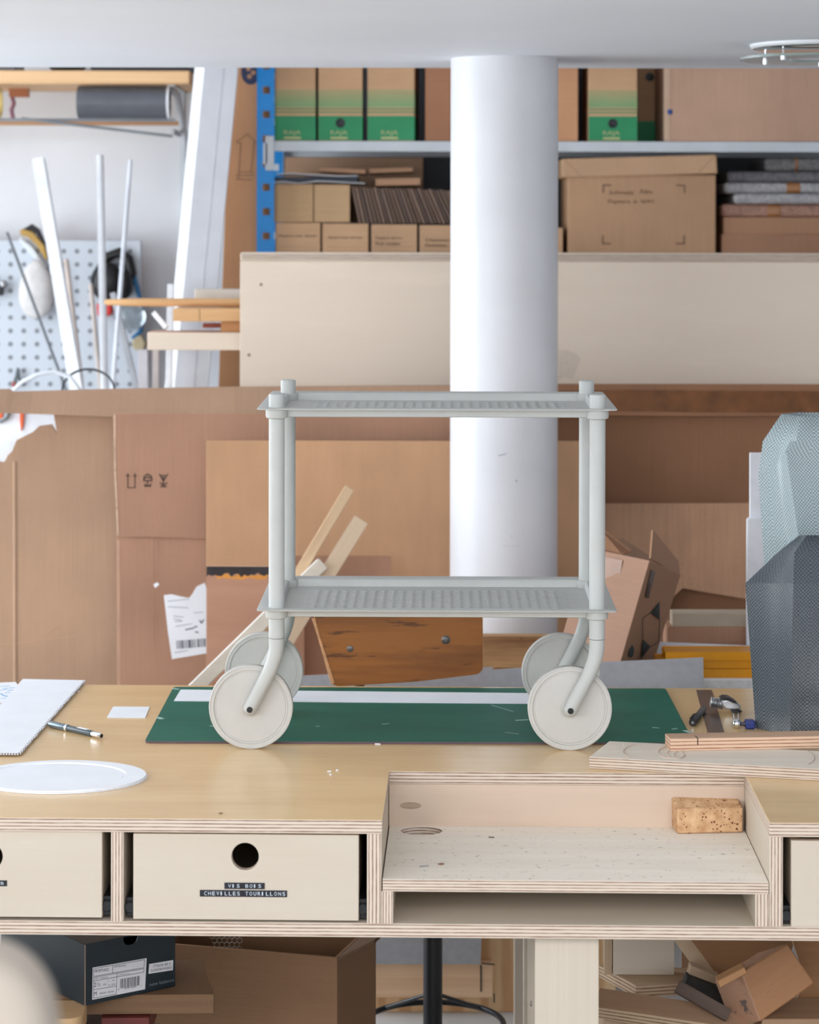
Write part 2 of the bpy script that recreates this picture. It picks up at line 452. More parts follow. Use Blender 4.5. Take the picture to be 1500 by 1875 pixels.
ZB0, ZB1 = -.1795, -.158            # bottom panel
zb1 = ZB1
finish(MB().box((LX0, .002, ZB0), (LX1, .75, ZB1), BM), 'bottom_panel', [BIRCH, BIRCH_E], bench, .001)
def divider(p0, p1, name='divider', z0=ZB1, z1=-T, d=.72):
    finish(MB().box((bx(p0), .001, z0), (bx(p1), d, z1), BM, thick=0, grain=1), name, [BIRCH, BIRCH_E], bench, .0008)
divider(203, 226); divider(672, 698.5); divider(1409.5, 1434)
divider(-330, -308); divider(1866, 1890); divider(-860, -838); divider(-1400, -1378)
finish(MB().box((LX0, .73, ZB1), (nl, .75, -T), BM), 'rear_panel', [BIRCH, BIRCH_E], bench)
# sunken tray
TT = -.0905                         # tray floor top
hx, hy = BL(772, 1521, TT)
mb = MB().plate_hole(nl+.0005, nr-.0005, .001, ND, hx, hy, .034, .029, TT-.0185, TT, BM)
finish(mb, 'tray_floor', [TRAYTOP, BIRCH_E], bench, .0008)
mb = MB().box((nl, ND, ZB1), (nr, ND+.018, -T), BM)
wallb = finish(mb, 'tray_back', [wood('birch_pinkish', (209, 186, 165), (190, 163, 141), .6, 22, .3), BIRCH_E], bench)
mb = MB(); kx, kz = PB(752, 1475, ND)
mb.prism([(kx+.018*math.cos(t*PI/12), kz+.0055*math.sin(t*PI/12)) for t in range(24)], 0, .0006, BM @ VP_(ND))
finish(mb, 'knot', wood('knot', (178, 154, 130), (132, 108, 88), .7, 120, .7), bench)
divider(699, 720, 'tray_support', ZB1, TT-.0185, .5); divider(1383.5, 1409, 'tray_support', ZB1, TT-.0185, .5)
# legs
def leg(x0, x1, y0, y1): finish(MB().box((x0, y0, -TZ), (x1, y1, ZB0), BM, thick=0, grain=2, mi=(0, 0)), 'leg', [BIRCH], bench, .001)
lx0, lx1 = bx(980, .03), bx(1097, .03)
leg(lx0, lx1, .03, .50); leg(LX0+.02, LX0+.11, .03, .7); leg(LX1-.11, LX1-.02, .03, .7)
mb = MB(); sy = BM @ Vector((lx0-.0004, .22, 0)); sp = P(970, 1838, sy.y); 
mb.lathe([(0, .0012), (.0035, .0012), (.005, 0), (0, -.002)], Matrix.Translation((sy.x, sy.y, sp.z)) @ Matrix.Rotation(-PI/2, 4, 'Y'), 16)
finish(mb, 'screw', SCREW, bench)
# lower shelves under the bench (left and right)
LS = -TZ+.30
finish(MB().box((LX0, .34, LS-.018), (-.335, .80, LS), BM), 'lower_shelf', [BIRCH, BIRCH_E], bench)
finish(MB().box((lx1, .20, LS-.018), (LX1, .95, LS), BM), 'lower_shelf', [BIRCH, BIRCH_E], bench)
# drawers
def drawer(p0, p1, hole, zt, zb, labels, offs=.004):
    x0, x1 = bx(p0, offs), bx(p1, offs)
    z1, z0 = PB(750, zt, offs)[1], PB(750, zb, offs)[1]
    hx, hz = PB(hole, 1568.5, offs); hr = .0208
    mb = MB().plate_hole(x0, x1, z0, z1, hx, hz, hr, hr, -.015, 0, BM @ VP_(offs))
    d = finish(mb, 'drawer', [BIRCH, BIRCH_E], bench, .001)
    mb = MB(); y0, y1 = offs+.015, .62
    mb.box((x0+.001, y0, z0+.01), (x0+.014, y1, z1-.0005), BM, thick=0, grain=1); mb.box((x1-.014, y0, z0+.01), (x1-.001, y1, z1-.0005), BM, thick=0, grain=1)
    mb.box((x0+.014, y0, z0+.01), (x1-.014, y1, z0+.018), BM); mb.box((x0+.014, y1-.013, z0+.01), (x1-.014, y1, z1-.003), BM)
    finish(mb, 'drawer_box', [BIRCH, BIRCH_E], d)
    for sx in (x0-.006, x1+.006):
        mb = MB().box((sx-.0055, offs+.012, z0+.001), (sx+.0055, .55, z0+.030), BM)
        Mx = BM @ Matrix.Translation((sx, offs+.016, z0+.016)) @ Matrix.Rotation(PI/2, 4, 'X')
        mb.lathe([(0, .010), (.0075, .010), (.009, .008), (.009, -.004), (0, -.004)], Mx, 20)
        finish(mb, 'runner', BLACK, d)
    for (a, b, ya, yb, txt, ta, tb) in labels:
        xa, za = PB(a, yb, offs); xb, zb_ = PB(b, ya, offs)
        lt = finish(MB().box((xa, za, 0), (xb, zb_, .0007), BM @ VP_(offs)), 'label_tape', plain('label_tape_black', (26, 27, 34), .3, var=.15, scale=60), d)
        lt['label'] = 'black embossed label tape'
        xa, za = PB(ta, yb-2.6, offs); xb, zb_ = PB(tb, ya+2.6, offs)
        M = BM @ VP_(offs) @ Matrix.Translation((xa, za, .0007))
        mb2 = MB(); n = len(txt); step = (xb-xa)/n
        for i, ch in enumerate(txt):
            if ch != ' ': mb2.text(ch, M @ Matrix.Translation((i*step, 0, 0)), width=step*(.28 if ch == 'I' else .66), height=zb_-za, h=.0003)
        finish(mb2, 'embossed_lettering', plain('embossed_white', (206, 214, 222), .6), d)
drawer(244, 657, 449, 1530, 1687, [(411, 485, 1616.5, 1627.5, 'VIS BOIS', 418, 481), (366, 526, 1630.5, 1641.5, 'CHEVILLES TOURILLONS', 374, 525)])
drawer(-226, 187, -20, 1526, 1685, [(-70, 13, 1612, 1622, 'S', 1, 10)])
drawer(1449, 1862, 1655, 1534, 1693, [])
# ------------------------------------------------------------------ serving trolley
GREY = plain('trolley_grey', (191, 192, 188), .5, var=.012, scale=30, spec=.4)
WHEELC = plain('wheel_grey', (199, 196, 190), .55, var=.015, scale=30, spec=.35)
DY_ = .325
YT, XT, TT_ = 4.330, (801-750)/F*4.330, R(0.7)
TM = Matrix.Translation((XT, YT, TZ)) @ Matrix.Rotation(-TT_, 4, 'Z') @ Matrix.Translation((0, .0225, 0)) @ Matrix.Rotation(.0042/DY_, 4, 'X') @ Matrix.Translation((0, -.0225, 0))
trolley = root('serving_trolley', None, 'small light grey two-tier serving trolley on four big disc wheels on the green mat', 'trolley', M=TM)
PXH, DY = .276, .325                 # post half spacing, front-rear spacing
OV, CRAD = .0325, .0192              # lip overhang past the post centres, corner collar radius
def tray(zl):
    """lip plane at zl; floor 12.5 mm below"""
    zf = zl-.0135; mb = MB()
    per, pery = .0171, .0226
    x0, x1, y0, y1 = -.238, .238, .055, .275
    ix, iy0, iy1 = PXH-.004, .004, DY-.004
    xs = [-ix, -ix+.01] + [x0+(x1-x0)*i/224 for i in range(225)] + [ix-.01, ix]
    ys = [iy0, iy0+.01] + [y0+(y1-y0)*i/80 for i in range(81)] + [iy1-.01, iy1]
    def h(x, y):
        if not (x0 < x < x1 and y0 < y < y1): return 0
        u = (x-x0)/per; v = (y-y0)/pery + .25*math.sin(2*PI*u)
        fade = min(1, (x-x0)/.02, (x1-x)/.02, (y-y0)/.004, (y1-y)/.004)
        fv = v % 1.0
        return .0029*fade*(.8+.2*abs(math.sin(PI*u)))*(1-fv)*min(1, fv/.12)
    o = len(mb.v)
    for y in ys: mb.add([(x, y, zf+h(x, y)) for x in xs], TM)
    W = len(xs)
    for j in range(len(ys)-1):
        for i in range(W-1): mb.face([o+j*W+i, o+j*W+i+1, o+(j+1)*W+i+1, o+(j+1)*W+i], None, 0, True)
    # underside + walls + lip as a swept rounded-rectangle profile
    def rr(hx, ya, yb, r, z, n=6):
        out = []
        for (sx, yy, a0) in ((1, yb, 0), (-1, yb, PI/2), (-1, ya, PI), (1, ya, 1.5*PI)):
            cx_, cy_ = sx*(hx-r), (yy-r if yy == yb else yy+r)
            for k in range(n+1):
                a = a0+PI/2*k/n; out.append((cx_+r*math.cos(a), cy_+r*math.sin(a), z))
        return out
    t = .0022
    loops = [rr(ix, iy0, iy1, .004, zf-.0005), rr(ix+.001, iy0-.001, iy1+.001, .005, zl-.003), rr(ix+.003, iy0-.003, iy1+.003, .007, zl-.0005),
             rr(ix+.006, iy0-.006, iy1+.006, .009, zl), rr(PXH+OV-.002, -OV+.002, DY+OV-.002, .006, zl+.0008), rr(PXH+OV, -OV, DY+OV, .007, zl), rr(PXH+OV-.001, -OV+.001, DY+OV-.001, .006, zl-.0018),
             rr(ix+.006+t, iy0-.006-t, iy1+.006+t, .009, zl-t), rr(ix+.004+t, iy0-.004-t, iy1+.004+t, .009, zl-.005), rr(ix+.003, iy0-.003, iy1+.003, .009, zf-.0022), rr(ix, iy0, iy1, .006, zf-.0034)]
    idx = []
    for lp in loops: q = mb.add(lp, TM); idx.append([q+i for i in range(len(lp))])
    n = len(idx[0])
    for a, b in zip(idx, idx[1:]):
        for i in range(n): mb.face([a[i], a[(i+1) % n], b[(i+1) % n], b[i]], None, 0, True)
    mb.face(idx[-1][::-1])
    # corner collars
    for sx in (-1, 1):
        for y in (0, DY):
            mb.lathe([(0, zf-.0052), (CRAD-.004, zf-.0052), (CRAD-.0012, zf-.004), (CRAD, zf-.0015), (CRAD, zl-.001), (0, zl-.0008)], TM @ Matrix.Translation((sx*PXH, y, 0)), 40)
    finish(mb, 'tray', GREY, trolley, ang=40)
ZL1, ZL2 = .5935, .2485
tray(ZL1); tray(ZL2)
PR = .0137
ZSEAM = .196
for sx in (-1, 1):
    for y in (0, DY):
        tm = TM @ Matrix.Translation((sx*PXH, y, 0))
        mb = MB(); mb.lathe([(0, ZSEAM), (PR-.0008, ZSEAM), (PR, ZSEAM+.0008), (PR, ZL1-.020), (PR-.0006, ZL1-.0195), (PR-.0006, ZL1-.019), (0, ZL1-.019)], tm, 40)
        finish(mb, 'post', GREY, trolley)
        mb = MB(); zt = .6175
        mb.lathe([(0, ZL1-.012), (PR+.0003, ZL1-.012), (PR+.0003, zt-.0026), (PR-.0006, zt-.0009), (PR-.003, zt), (0, zt)], tm, 40)
        finish(mb, 'post_cap', GREY, trolley)
        # bent leg
        ax, az = -.0455, .0735
        p = [(0, 0, ZSEAM-.0006), (0, 0, ZSEAM-.012)]
        d0 = Vector((ax, 0, az)); bend = Vector((.0008, 0, .1625)); 
        for k in range(11):
            t = k/10; a = Vector((0, 0, .190)); b = bend; c = bend+(d0-bend).normalized()*.036
            q = a*(1-t)**2+b*2*t*(1-t)+c*t*t; p.append(tuple(q))
        dirn = (d0-bend).normalized()
        p += [tuple(d0+dirn*s) for s in (-.02, 0)]
        rad = [PR-.0004]*2 + [PR-.0004-.0012*k/10 for k in range(11)] + [.0119, .0117]
        for k in range(1, 8):
            a = k/8*PI/2; p.append(tuple(d0+dirn*.0117*math.sin(a))); rad.append(.0117*math.cos(a))
        mb = MB(); mb.tube([tm @ Vector(q) for q in p], rad, 28)
        lg = finish(mb, 'leg', GREY, trolley, ang=50)
        mb = MB(); mb.lathe([(0, .0002), (.0018, .0002), (.0022, .0014), (.0046, .0014), (.0052, .0006), (.0052, -.006), (0, -.006)], tm @ Matrix.Translation((ax, -.0117, az)) @ Matrix.Rotation(PI/2, 4, 'X'), 24)
        bl = finish(mb, 'bolt', BLACK, lg); bl['label'] = 'black axle bolt'
        # wheel
        WR, f0 = .0727, .0132
        wm = tm @ Matrix.Translation((ax, f0, WR)) @ Matrix.Rotation(PI/2, 4, 'X')   # local z -> -y
        prof = [(0, 0), (.0148, 0), (.0156, -.0006), (.0158, -.0032), (.0600, -.0032), (.0612, -.0042), (.0636, -.0042), (.0646, -.0012), (.0695, -.0012), (.0700, -.0004), (.0716, -.0004), (.0727, -.0016),
                (.0727, -.0166), (.0716, -.0178), (.0646, -.017), (.060, -.015), (0, -.015)]
        mb = MB(); mb.lathe(prof, wm, 96)
        wh = finish(mb, 'wheel', WHEELC, trolley, ang=30)
        mb = MB(); mb.lathe([(0, .0012), (.0122, .0012), (.0128, .0006), (.0128, -.001), (0, -.001)], wm, 32)
        finish(mb, 'hub_cap', GREY, wh)

# ------------------------------------------------------------------ things on the bench top
def flat(px, z0, t, name, mats, label, cat, M=None, group=None, bevel=0, mi=(0, 1)):
    q = [PZ(a, b, z0+t) for a, b in px]
    mb = MB(); mb.prism([(v.x, v.y) for v in q], z0+.0002, z0+t, None, mi)
    return tag(finish(mb, name, mats, bevel=bevel), label, cat, group)
# cutting mat
MATG, nt, b = newmat('mat_green')
b.inputs['Roughness'].default_value = .55; b.inputs['Specular IOR Level'].default_value = .2
cc = N(nt, 'ShaderNodeTexCoord').outputs['Object']
n1 = noise(nt, cc, 3, (1, 3, 1)); r1 = ramp(nt, n1.outputs['Fac'], [(.3, lin((14, 92, 74))), (.7, lin((26, 106, 86)))])
n2 = noise(nt, cc, 30, (.5, 6, 1), 5, .75, (4, 4, 0)); r2 = ramp(nt, n2.outputs['Fac'], [(.68, (0, 0, 0, 1)), (.76, (.35, .35, .35, 1))])
mx = N(nt, 'ShaderNodeMixRGB'); mx.inputs[2].default_value = lin((150, 180, 168)); L(nt, r2.outputs[0], mx.inputs[0]); L(nt, r1.outputs[0], mx.inputs[1]); L(nt, mx.outputs[0], b.inputs['Base Color'])
def rounded(px, r, n=5):
    out = []
    for i in range(len(px)):
        p0, p, p1 = Vector(px[i-1]), Vector(px[i]), Vector(px[(i+1) % len(px)])
        a = p+(p0-p).normalized()*r; c = p+(p1-p).normalized()*r
        for k in range(n+1):
            t = k/n; q = a*(1-t)**2+p*2*t*(1-t)+c*t*t; out.append((q.x, q.y))
    return out
mq = [PZ(a, b_, TZ+.004) for a, b_ in ((318, 1257.5), (1219, 1260.5), (1271.5, 1360), (265, 1357))]
mb = MB().prism(rounded([(v.x, v.y) for v in mq], .012), TZ+.0002, TZ+.004)
mat = tag(finish(mb, 'cutting_mat', [MATG, plain('mat_edge', (96, 78, 84), .7)]), 'large scratched dark green cutting mat lying under the trolley', 'mat')
nicks = MB()
for a, c, w_ in (((1196, 1332), (1206, 1333), .004), ((1232, 1335), (1239, 1334), .004), ((1255, 1338), (1264, 1341), .008), ((946, 1319), (966, 1318), .006), ((720, 1286), (733, 1285.5), .003),
                 ((290, 1314), (296, 1316), .009), ((318, 1261), (326, 1262), .008), ((578, 1330), (585, 1330), .002), ((700, 1326), (712, 1325), .002), ((900, 1291), (940, 1303), .0007), ((925, 1341), (950, 1344), .0007), ((385, 1329), (391, 1330), .003)):
    A, B = PZ(*a, TZ+.004), PZ(*c, TZ+.004); nicks.strokes([(A[:2], B[:2])], w_, Matrix.Translation((0, 0, TZ+.004)), .0003)
finish(nicks, 'nick', plain('mat_nick', (170, 196, 186), .8), mat)
flat([(331, 1262.5), (965, 1269), (985, 1269.5), (984, 1288), (318.5, 1283)], TZ+.004, .0012, 'paper_strip', PAPER, 'long narrow white card strip lying along the back of the green mat', 'strip')
flat([(207.5, 1293.5), (274, 1294), (266, 1313.5), (196, 1313)], TZ, .0016, 'card', PAPER, 'small blank white card lying between the pen and the green mat', 'card')
# corrugated plastic sheet with fluted cut edge
A, B, C, D = [PZ(a, b_, TZ+.006) for a, b_ in ((42, 1243), (153, 1245.5), (33.5, 1379), (-77, 1378))]
edge = []; n = 46
for i in range(n):
    p = B+(C-B)*(i/n); q = B+(C-B)*((i+.55)/n); nrm = Vector(((C-B).y, -(C-B).x, 0)).normalized()
    if nrm.x < 0: nrm = -nrm
    edge += [(p+nrm*.004)[:2], (q+nrm*.004)[:2], q[:2], (B+(C-B)*((i+1)/n))[:2]]
mb = MB().prism([A[:2]]+[tuple(e) for e in edge]+[C[:2], D[:2]], TZ+.0022, TZ+.006)
FL, nt, b = newmat('flute_edge'); b.inputs['Roughness'].default_value = .7
uvn = N(nt, 'ShaderNodeTexCoord').outputs['UV']
sep = N(nt, 'ShaderNodeSeparateXYZ'); L(nt, uvn, sep.inputs[0])
k1 = N(nt, 'ShaderNodeMath', operation='MULTIPLY'); k1.inputs[1].default_value = 1300; L(nt, sep.outputs[0], k1.inputs[0])
s1 = N(nt, 'ShaderNodeMath', operation='SINE'); L(nt, k1.outputs[0], s1.inputs[0])
rr_ = ramp(nt, s1.outputs[0], [(.2, lin((140, 132, 130))), (.7, lin((225, 226, 232)))]); L(nt, rr_.outputs[0], b.inputs['Base Color'])
tag(finish(mb, 'corrugated_sheet', [PAPER, FL]), 'large white corrugated plastic sheet with ragged fluted edge, left of the pen', 'sheet')
sk = flat([(-60, 1252), (29, 1248.6), (36, 1260), (14, 1285), (-90, 1300)], TZ, .0015, 'sketch_paper', PAPER, 'white paper with loose blue pen sketches, partly under the corrugated sheet', 'paper')
mb = MB(); segs = []
for a in (((2, 1257), (18, 1256)), ((6, 1261), (26, 1259)), ((0, 1264), (12, 1262)), ((14, 1265), (24, 1263)), ((1, 1270), (9, 1275)), ((9, 1269), (18, 1268)), ((3, 1279), (12, 1278)), ((12, 1274), (16, 1279))):
    segs.append((PZ(*a[0], TZ+.0015)[:2], PZ(*a[1], TZ+.0015)[:2]))
mb.strokes(segs, .0035, Matrix.Translation((0, 0, TZ+.0015)), .0002)
finish(mb, 'pen_line', plain('blue_ink', (120, 176, 214), .8), sk)
flat([(139, 1263.5), (146, 1265), (132, 1269)], TZ, .0008, 'paper_scrap', PAPER, 'tiny white paper scrap by the ragged edge of the corrugated sheet', 'scrap')
# pen
def along(A, B, prof, mb=None, seg=24, mi=0, mis=None):
    d = (B-A); l = d.length; q = d.to_track_quat('Z', 'Y').to_matrix().to_4x4()
    mb = mb or MB(); mb.lathe([(r, h*l) for r, h in prof], Matrix.Translation(A) @ q, seg, mi, mis=mis); return mb
A = PZ(91, 1325.5, TZ+.0062); B = PZ(186, 1347.5, TZ+.0062); A.z = B.z = TZ+.0062
pen = root('pen', ((A+B)/2)[:2]+(TZ,), 'dark grey pen with silver trim lying on the bench beside the corrugated sheet', 'pen')
finish(along(A, B, [(0, .37), (.0052, .37), (.0055, .40), (.0056, .80), (.0052, .82), (0, .82)]), 'barrel', plain('pen_barrel', (58, 70, 74), .3), pen)
finish(along(A, B, [(0, 0), (.0045, .003), (.0058, .02), (.0062, .05), (.0062, .33), (.0058, .34), (.0060, .37), (0, .37)]), 'cap', plain('pen_cap', (110, 122, 128), .25, metal=.5), pen)
mb = along(A, B, [(.0045, .82), (.0049, .825), (.0049, .985), (.0042, 1.0), (.0034, 1.0), (.0034, .97), (0, .97)]); finish(mb, 'end_trim', CHROME, pen)
finish(along(A, B, [(.0058, .325), (.0065, .328), (.0065, .352), (.0058, .355)]), 'ring', CHROME, pen)
finish(along(A, B, [(0, .998), (.0034, .998), (.0034, .99)]), 'tip_socket', BLACK, pen)
d_ = (B-A); M_ = Matrix.Translation(A+d_*.62+Vector((0, 0, .0054))) @ Matrix.Rotation(math.atan2(d_.y, d_.x), 4, 'Z')
finish(MB().box((-.010, -.0035, 0), (.018, .0035, .0006), M_), 'sticker', PAPER, pen)
# white oval discs
ctr = PZ(110, 1421, TZ+.0035); ea = 159/F*ctr.y; eb = abs(PZ(110, 1392, TZ+.0035).y-PZ(110, 1449.5, TZ+.0035).y)/2
def ell(a, b_, n=96): return [(a*math.cos(2*PI*i/n), b_*math.sin(2*PI*i/n)) for i in range(n)]
disc = root('oval_template', (ctr.x, ctr.y, TZ), 'stacked white oval card template with an inset oval, front left of the bench', 'template')
Mc = Matrix.Translation((ctr.x, ctr.y, 0))
mb = MB().prism(ell(ea, eb), TZ+.0003, TZ+.0022, Mc)
finish(mb, 'base_oval', PAPER, disc)
n = 96; e1, e2 = ell(ea*.988, eb*.985, n), [(x-.012, y+.004) for x, y in ell(ea*.835, eb*.80, n)]
mb = MB(); o = mb.add([(*p, TZ+.0052) for p in e1]+[(*p, TZ+.0052) for p in e2]+[(*p, TZ+.0024) for p in e1]+[(*p, TZ+.0024) for p in e2], Mc)
for i in range(n):
    j = (i+1) % n
    for q in ((i, j, n+j, n+i), (2*n+i, 2*n+j, j, i), (n+i, n+j, 3*n+j, 3*n+i)): mb.face([o+k for k in q])
finish(mb, 'rim', PAPER, disc)
mb = MB().prism([(x-.014, y+.002) for x, y in ell(ea*.82, eb*.77)], TZ+.0023, TZ+.0034, Mc); finish(mb, 'inset_oval', PAPER, disc)
# wood chips
for (a, b_, ang, l) in ((603, 1413, .2, .006), (606, 1419, 1.2, .005), (618, 1411, -.6, .004), (692, 1363, -.3, .010), (404, 1490, .5, .006)):
    p = PZ(a, b_, TZ); mb = MB().box((-l/2, -.0015, .0002), (l/2, .0015, .0016), Matrix.Translation(p) @ Matrix.Rotation(ang, 4, 'Z'))
    tag(finish(mb, 'wood_chip', PAPER if a != 404 else plain('chip_brown', (150, 120, 96), .8)), {603: 'tiny pale wood chip on the bench above the sunken tray, left of two others', 606: 'tiny pale wood chip on the bench, nearest the front of the three by the tray', 618: 'tiny pale wood chip on the bench, right of two others by the tray',
        692: 'thin pale shaving at the front edge of the green mat', 404: 'brown crumb of wood above the labelled drawer'}[a], 'wood chip', 'wood chips on the bench')
# marker
A = PZ(1268.5, 1323, TZ+.0072); B = PZ(1289, 1297, TZ+.0072); A.z = B.z = TZ+.0072
mk = root('marker', ((A+B)/2)[:2]+(TZ,), 'short black marker lying between the green mat and the steel ruler', 'marker')
finish(along(A, B, [(0, .0), (.0066, .0), (.0072, .012), (.0072, .43), (0, .43)]), 'cap', BLACK, mk)
finish(along(A, B, [(0, .43), (.0061, .43), (.0061, .95), (.0055, 1), (0, 1)]), 'barrel', plain('marker_body', (66, 64, 64), .35), mk)
finish(along(A+(A-B).normalized()*.0005, B, [(0, 0), (.0024, 0), (.0024, .003), (0, .003)]), 'button', STEEL, mk)
d_ = (B-A).normalized(); mb = MB().box((-.0015, 0, 0), (.0015, .042, .003), Matrix.Translation(A+Vector((-.004, 0, .0055))) @ Matrix.Rotation(math.atan2(d_.y, d_.x)-PI/2, 4, 'Z'))
finish(mb, 'clip', BLACK, mk)
# steel ruler
fl = flat([(1275, 1263), (1303.5, 1263), (1329, 1349), (1298.5, 1349)], TZ, .0012, 'steel_ruler', plain('ruler_steel', (112, 98, 92), .28, metal=.75, var=.04), 'worn dark steel ruler lying on the bench under the silver cutter', 'ruler')
# snap cutter / hand tool
Ys = PZ(1330, 1304, TZ).y; A = P(1301, 1285, Ys); B = P(1356, 1294, Ys)
tool = root('hand_tool', (A.x, A.y, TZ), 'silver ribbed hand tool with a black grip and chrome arm near the dark vase', 'tool')
prof = []
for i in range(31):
    h = i/30*.42; prof.append((.0085+.0012*math.sin(h*95)+.004*h, h))
mb = along(A, B, [(0, 0)]+prof+[(0, .42)]); finish(mb, 'ribbed_handle', plain('tool_silver', (178, 178, 180), .32, metal=.85), tool)
hp = [(1322, 1282.5), (1333, 1279), (1343, 1282), (1352, 1288), (1357.5, 1294), (1358, 1299), (1346, 1300.5), (1330, 1300), (1322, 1293)]
mb = sheet(hp, Ys-.012, .03); finish(mb, 'head', plain('tool_shell', (190, 190, 192), .3, metal=.5), tool, .006, 4)
gp = [(1320, 1281), (1327, 1277.5), (1337, 1278.5), (1349, 1286), (1351, 1288.5), (1343, 1287.5), (1333, 1283), (1324, 1282)]
finish(sheet(gp, Ys-.016, .034), 'grip_pad', BLACK, tool, .001)
finish(sheet([(1338, 1300), (1356, 1301.5), (1360, 1303), (1356, 1305), (1341, 1304.5)], Ys-.014, .02), 'blade_guard', BLACK, tool, .001)
Yb = PZ(1351, 1331, TZ).y
pa = P(1347, 1303, Ys-.004); pb = PZ(1349.5, 1325, TZ+.009); pb.z = TZ+.009
mb = MB()
for dx in (-.0042, .0042): mb.tube([pa+Vector((dx, 0, 0)), pb+Vector((dx*.8, 0, 0))], .0022, 12)
finish(mb, 'chrome_arm', CHROME, tool)
mb = MB().lathe([(.0088*math.sin(PI*k/12), -.0088*math.cos(PI*k/12)) for k in range(13)], Matrix.Translation(pb), 24); finish(mb, 'ball_end', CHROME, tool)
pc = P(1357, 1326, pb.y); pd = P(1368, 1325, pb.y)
bt = root('screwdriver', (pd.x, pd.y, TZ), 'blue handled stubby driver lying beside the dark vase', 'screwdriver')
finish(along(P(1356, 1326, pb.y), P(1371, 1325, pb.y), [(0, 0), (.003, 0), (.0032, .3), (.0042, .35), (.0042, 1), (0, 1)]), 'shaft', plain('driver_shaft', (84, 84, 90), .4, metal=.6), bt)
q = pb.y
mb = MB().box((X(1366, q), q-.010, TZ+.0005), (X(1384, q), q+.012, Z(1317, q))); finish(mb, 'handle', plain('driver_blue', (34, 52, 122), .4), bt, .003, 3)
# plywood boards at the right
zt = TZ+.0195
q = [PZ(a, b_, zt) for a, b_ in ((1079, 1386), (1116, 1357), (1232, 1362.5), (1580, 1379), (1580, 1412.5))]
bd = root('routed_board', q[0][:2]+(TZ,), 'birch plywood board with routed curves resting on the bench above the sunken tray', 'board')
mb = MB().prism([(v.x, v.y) for v in q], TZ+.0004, zt); finish(mb, 'panel', [wood('birch_white', (236, 224, 208), (212, 194, 174), .6, 26, .4), BIRCH_E], bd, .0006)
def arc(cpx, rx, ry, a0, a1, n=16):
    return [PZ(cpx[0]+rx*math.cos(R(a0+(a1-a0)*k/n)), cpx[1]+ry*math.sin(R(a0+(a1-a0)*k/n)), zt) for k in range(n+1)]
mb = MB()
for c_ in (arc((1172, 1377), 30, 13, 130, 270), arc((1231, 1378), 25, 11, 90, 280), arc((1239, 1381), 17, 9, 20, 330), arc((1244, 1383), 9, 7, 0, 360), arc((1468, 1388), 24, 14, -70, 60)):
    mb.tube([v+Vector((0, 0, .0002)) for v in c_], .0011, 6)
for a in ((1140, 1365), (1170, 1364)): mb.tube([PZ(*a, zt), PZ(a[0]+4, a[1]+.4, zt)], .0015, 6)
finish(mb, 'routed_line', plain('routed_line', (200, 178, 160), .8), bd)
A1 = PZ(1228, 1375.5, zt+.0002); B1 = PZ(1600, 1368, zt+.0002)
d_ = (B1-A1); d_.z = 0; l = d_.length; an = math.atan2(d_.y, d_.x)
M_ = Matrix.Translation((A1.x, A1.y, zt+.0003)) @ Matrix.Rotation(an, 4, 'Z')
mb = MB().box((0, 0, 0), (l, .045, .0208), M_, thick=2, grain=0)
st = tag(finish(mb, 'plywood_strip', [PLY_RED, PLY_RED_E], bevel=.0006), 'reddish plywood strip lying on top of the routed white board', 'strip of wood')
mb = MB().box((.046, -.0006, .010), (.0475, .02, .0212), M_); finish(mb, 'saw_mark', plain('saw_mark', (60, 40, 34), .9), st)
# cork block in the tray
zf = TZ+TT
cpl = [PZ(1240.5, 1527.5, zf), PZ(1361, 1525, zf)]
CK, nt, b = newmat('cork'); b.inputs['Roughness'].default_value = .85; b.inputs['Specular IOR Level'].default_value = .2
cc = N(nt, 'ShaderNodeTexCoord').outputs['Object']
n1 = noise(nt, cc, 60, detail=5); r1 = ramp(nt, n1.outputs['Fac'], [(.3, lin((190, 144, 104))), (.7, lin((224, 186, 144)))])
vo = N(nt, 'ShaderNodeTexVoronoi'); vo.inputs['Scale'].default_value = 170; L(nt, cc, vo.inputs['Vector'])
n2 = noise(nt, cc, 45, detail=2, loc=(3, 3, 3)); ml = N(nt, 'ShaderNodeMath', operation='MULTIPLY_ADD'); ml.inputs[1].default_value = -.9; L(nt, n2.outputs['Fac'], ml.inputs[0]); L(nt, vo.outputs['Distance'], ml.inputs[2])
r2 = ramp(nt, ml.outputs[0], [(.0, (1, 1, 1, 1)), (.0001, (1, 1, 1, 1))]); 
mr = N(nt, 'ShaderNodeMapRange'); mr.inputs[1].default_value = -.245; mr.inputs[2].default_value = -.30; L(nt, ml.outputs[0], mr.inputs[0])
mx = N(nt, 'ShaderNodeMixRGB'); mx.inputs[2].default_value = lin((112, 66, 44)); L(nt, mr.outputs[0], mx.inputs[0]); L(nt, r1.outputs[0], mx.inputs[1]); L(nt, mx.outputs[0], b.inputs['Base Color'])
bumpto(nt, b, n1.outputs['Fac'], .6, .002)
wl = (cpl[1]-cpl[0]).length
zc = Z(1482, cpl[0].y)
yb_ = cpl[0].y + .066
mb = MB(); an = math.atan2((cpl[1]-cpl[0]).y, (cpl[1]-cpl[0]).x)
M_ = Matrix.Translation((cpl[0].x, cpl[0].y, zf+.0004)) @ Matrix.Rotation(an, 4, 'Z')
hb = zc-zf
mb.prism([(0, 0), (.058, 0), (.056, hb+.012), (.02, hb+.006), (0, hb)], 0, wl, M_ @ Matrix(((0, 0, 1, 0), (1, 0, 0, 0), (0, 1, 0, 0), (0, 0, 0, 1))), (0, 0))
tag(finish(mb, 'cork_block', CK, bevel=.003, seg=3), 'speckled brown cork sanding block in the right corner of the sunken tray', 'cork block')
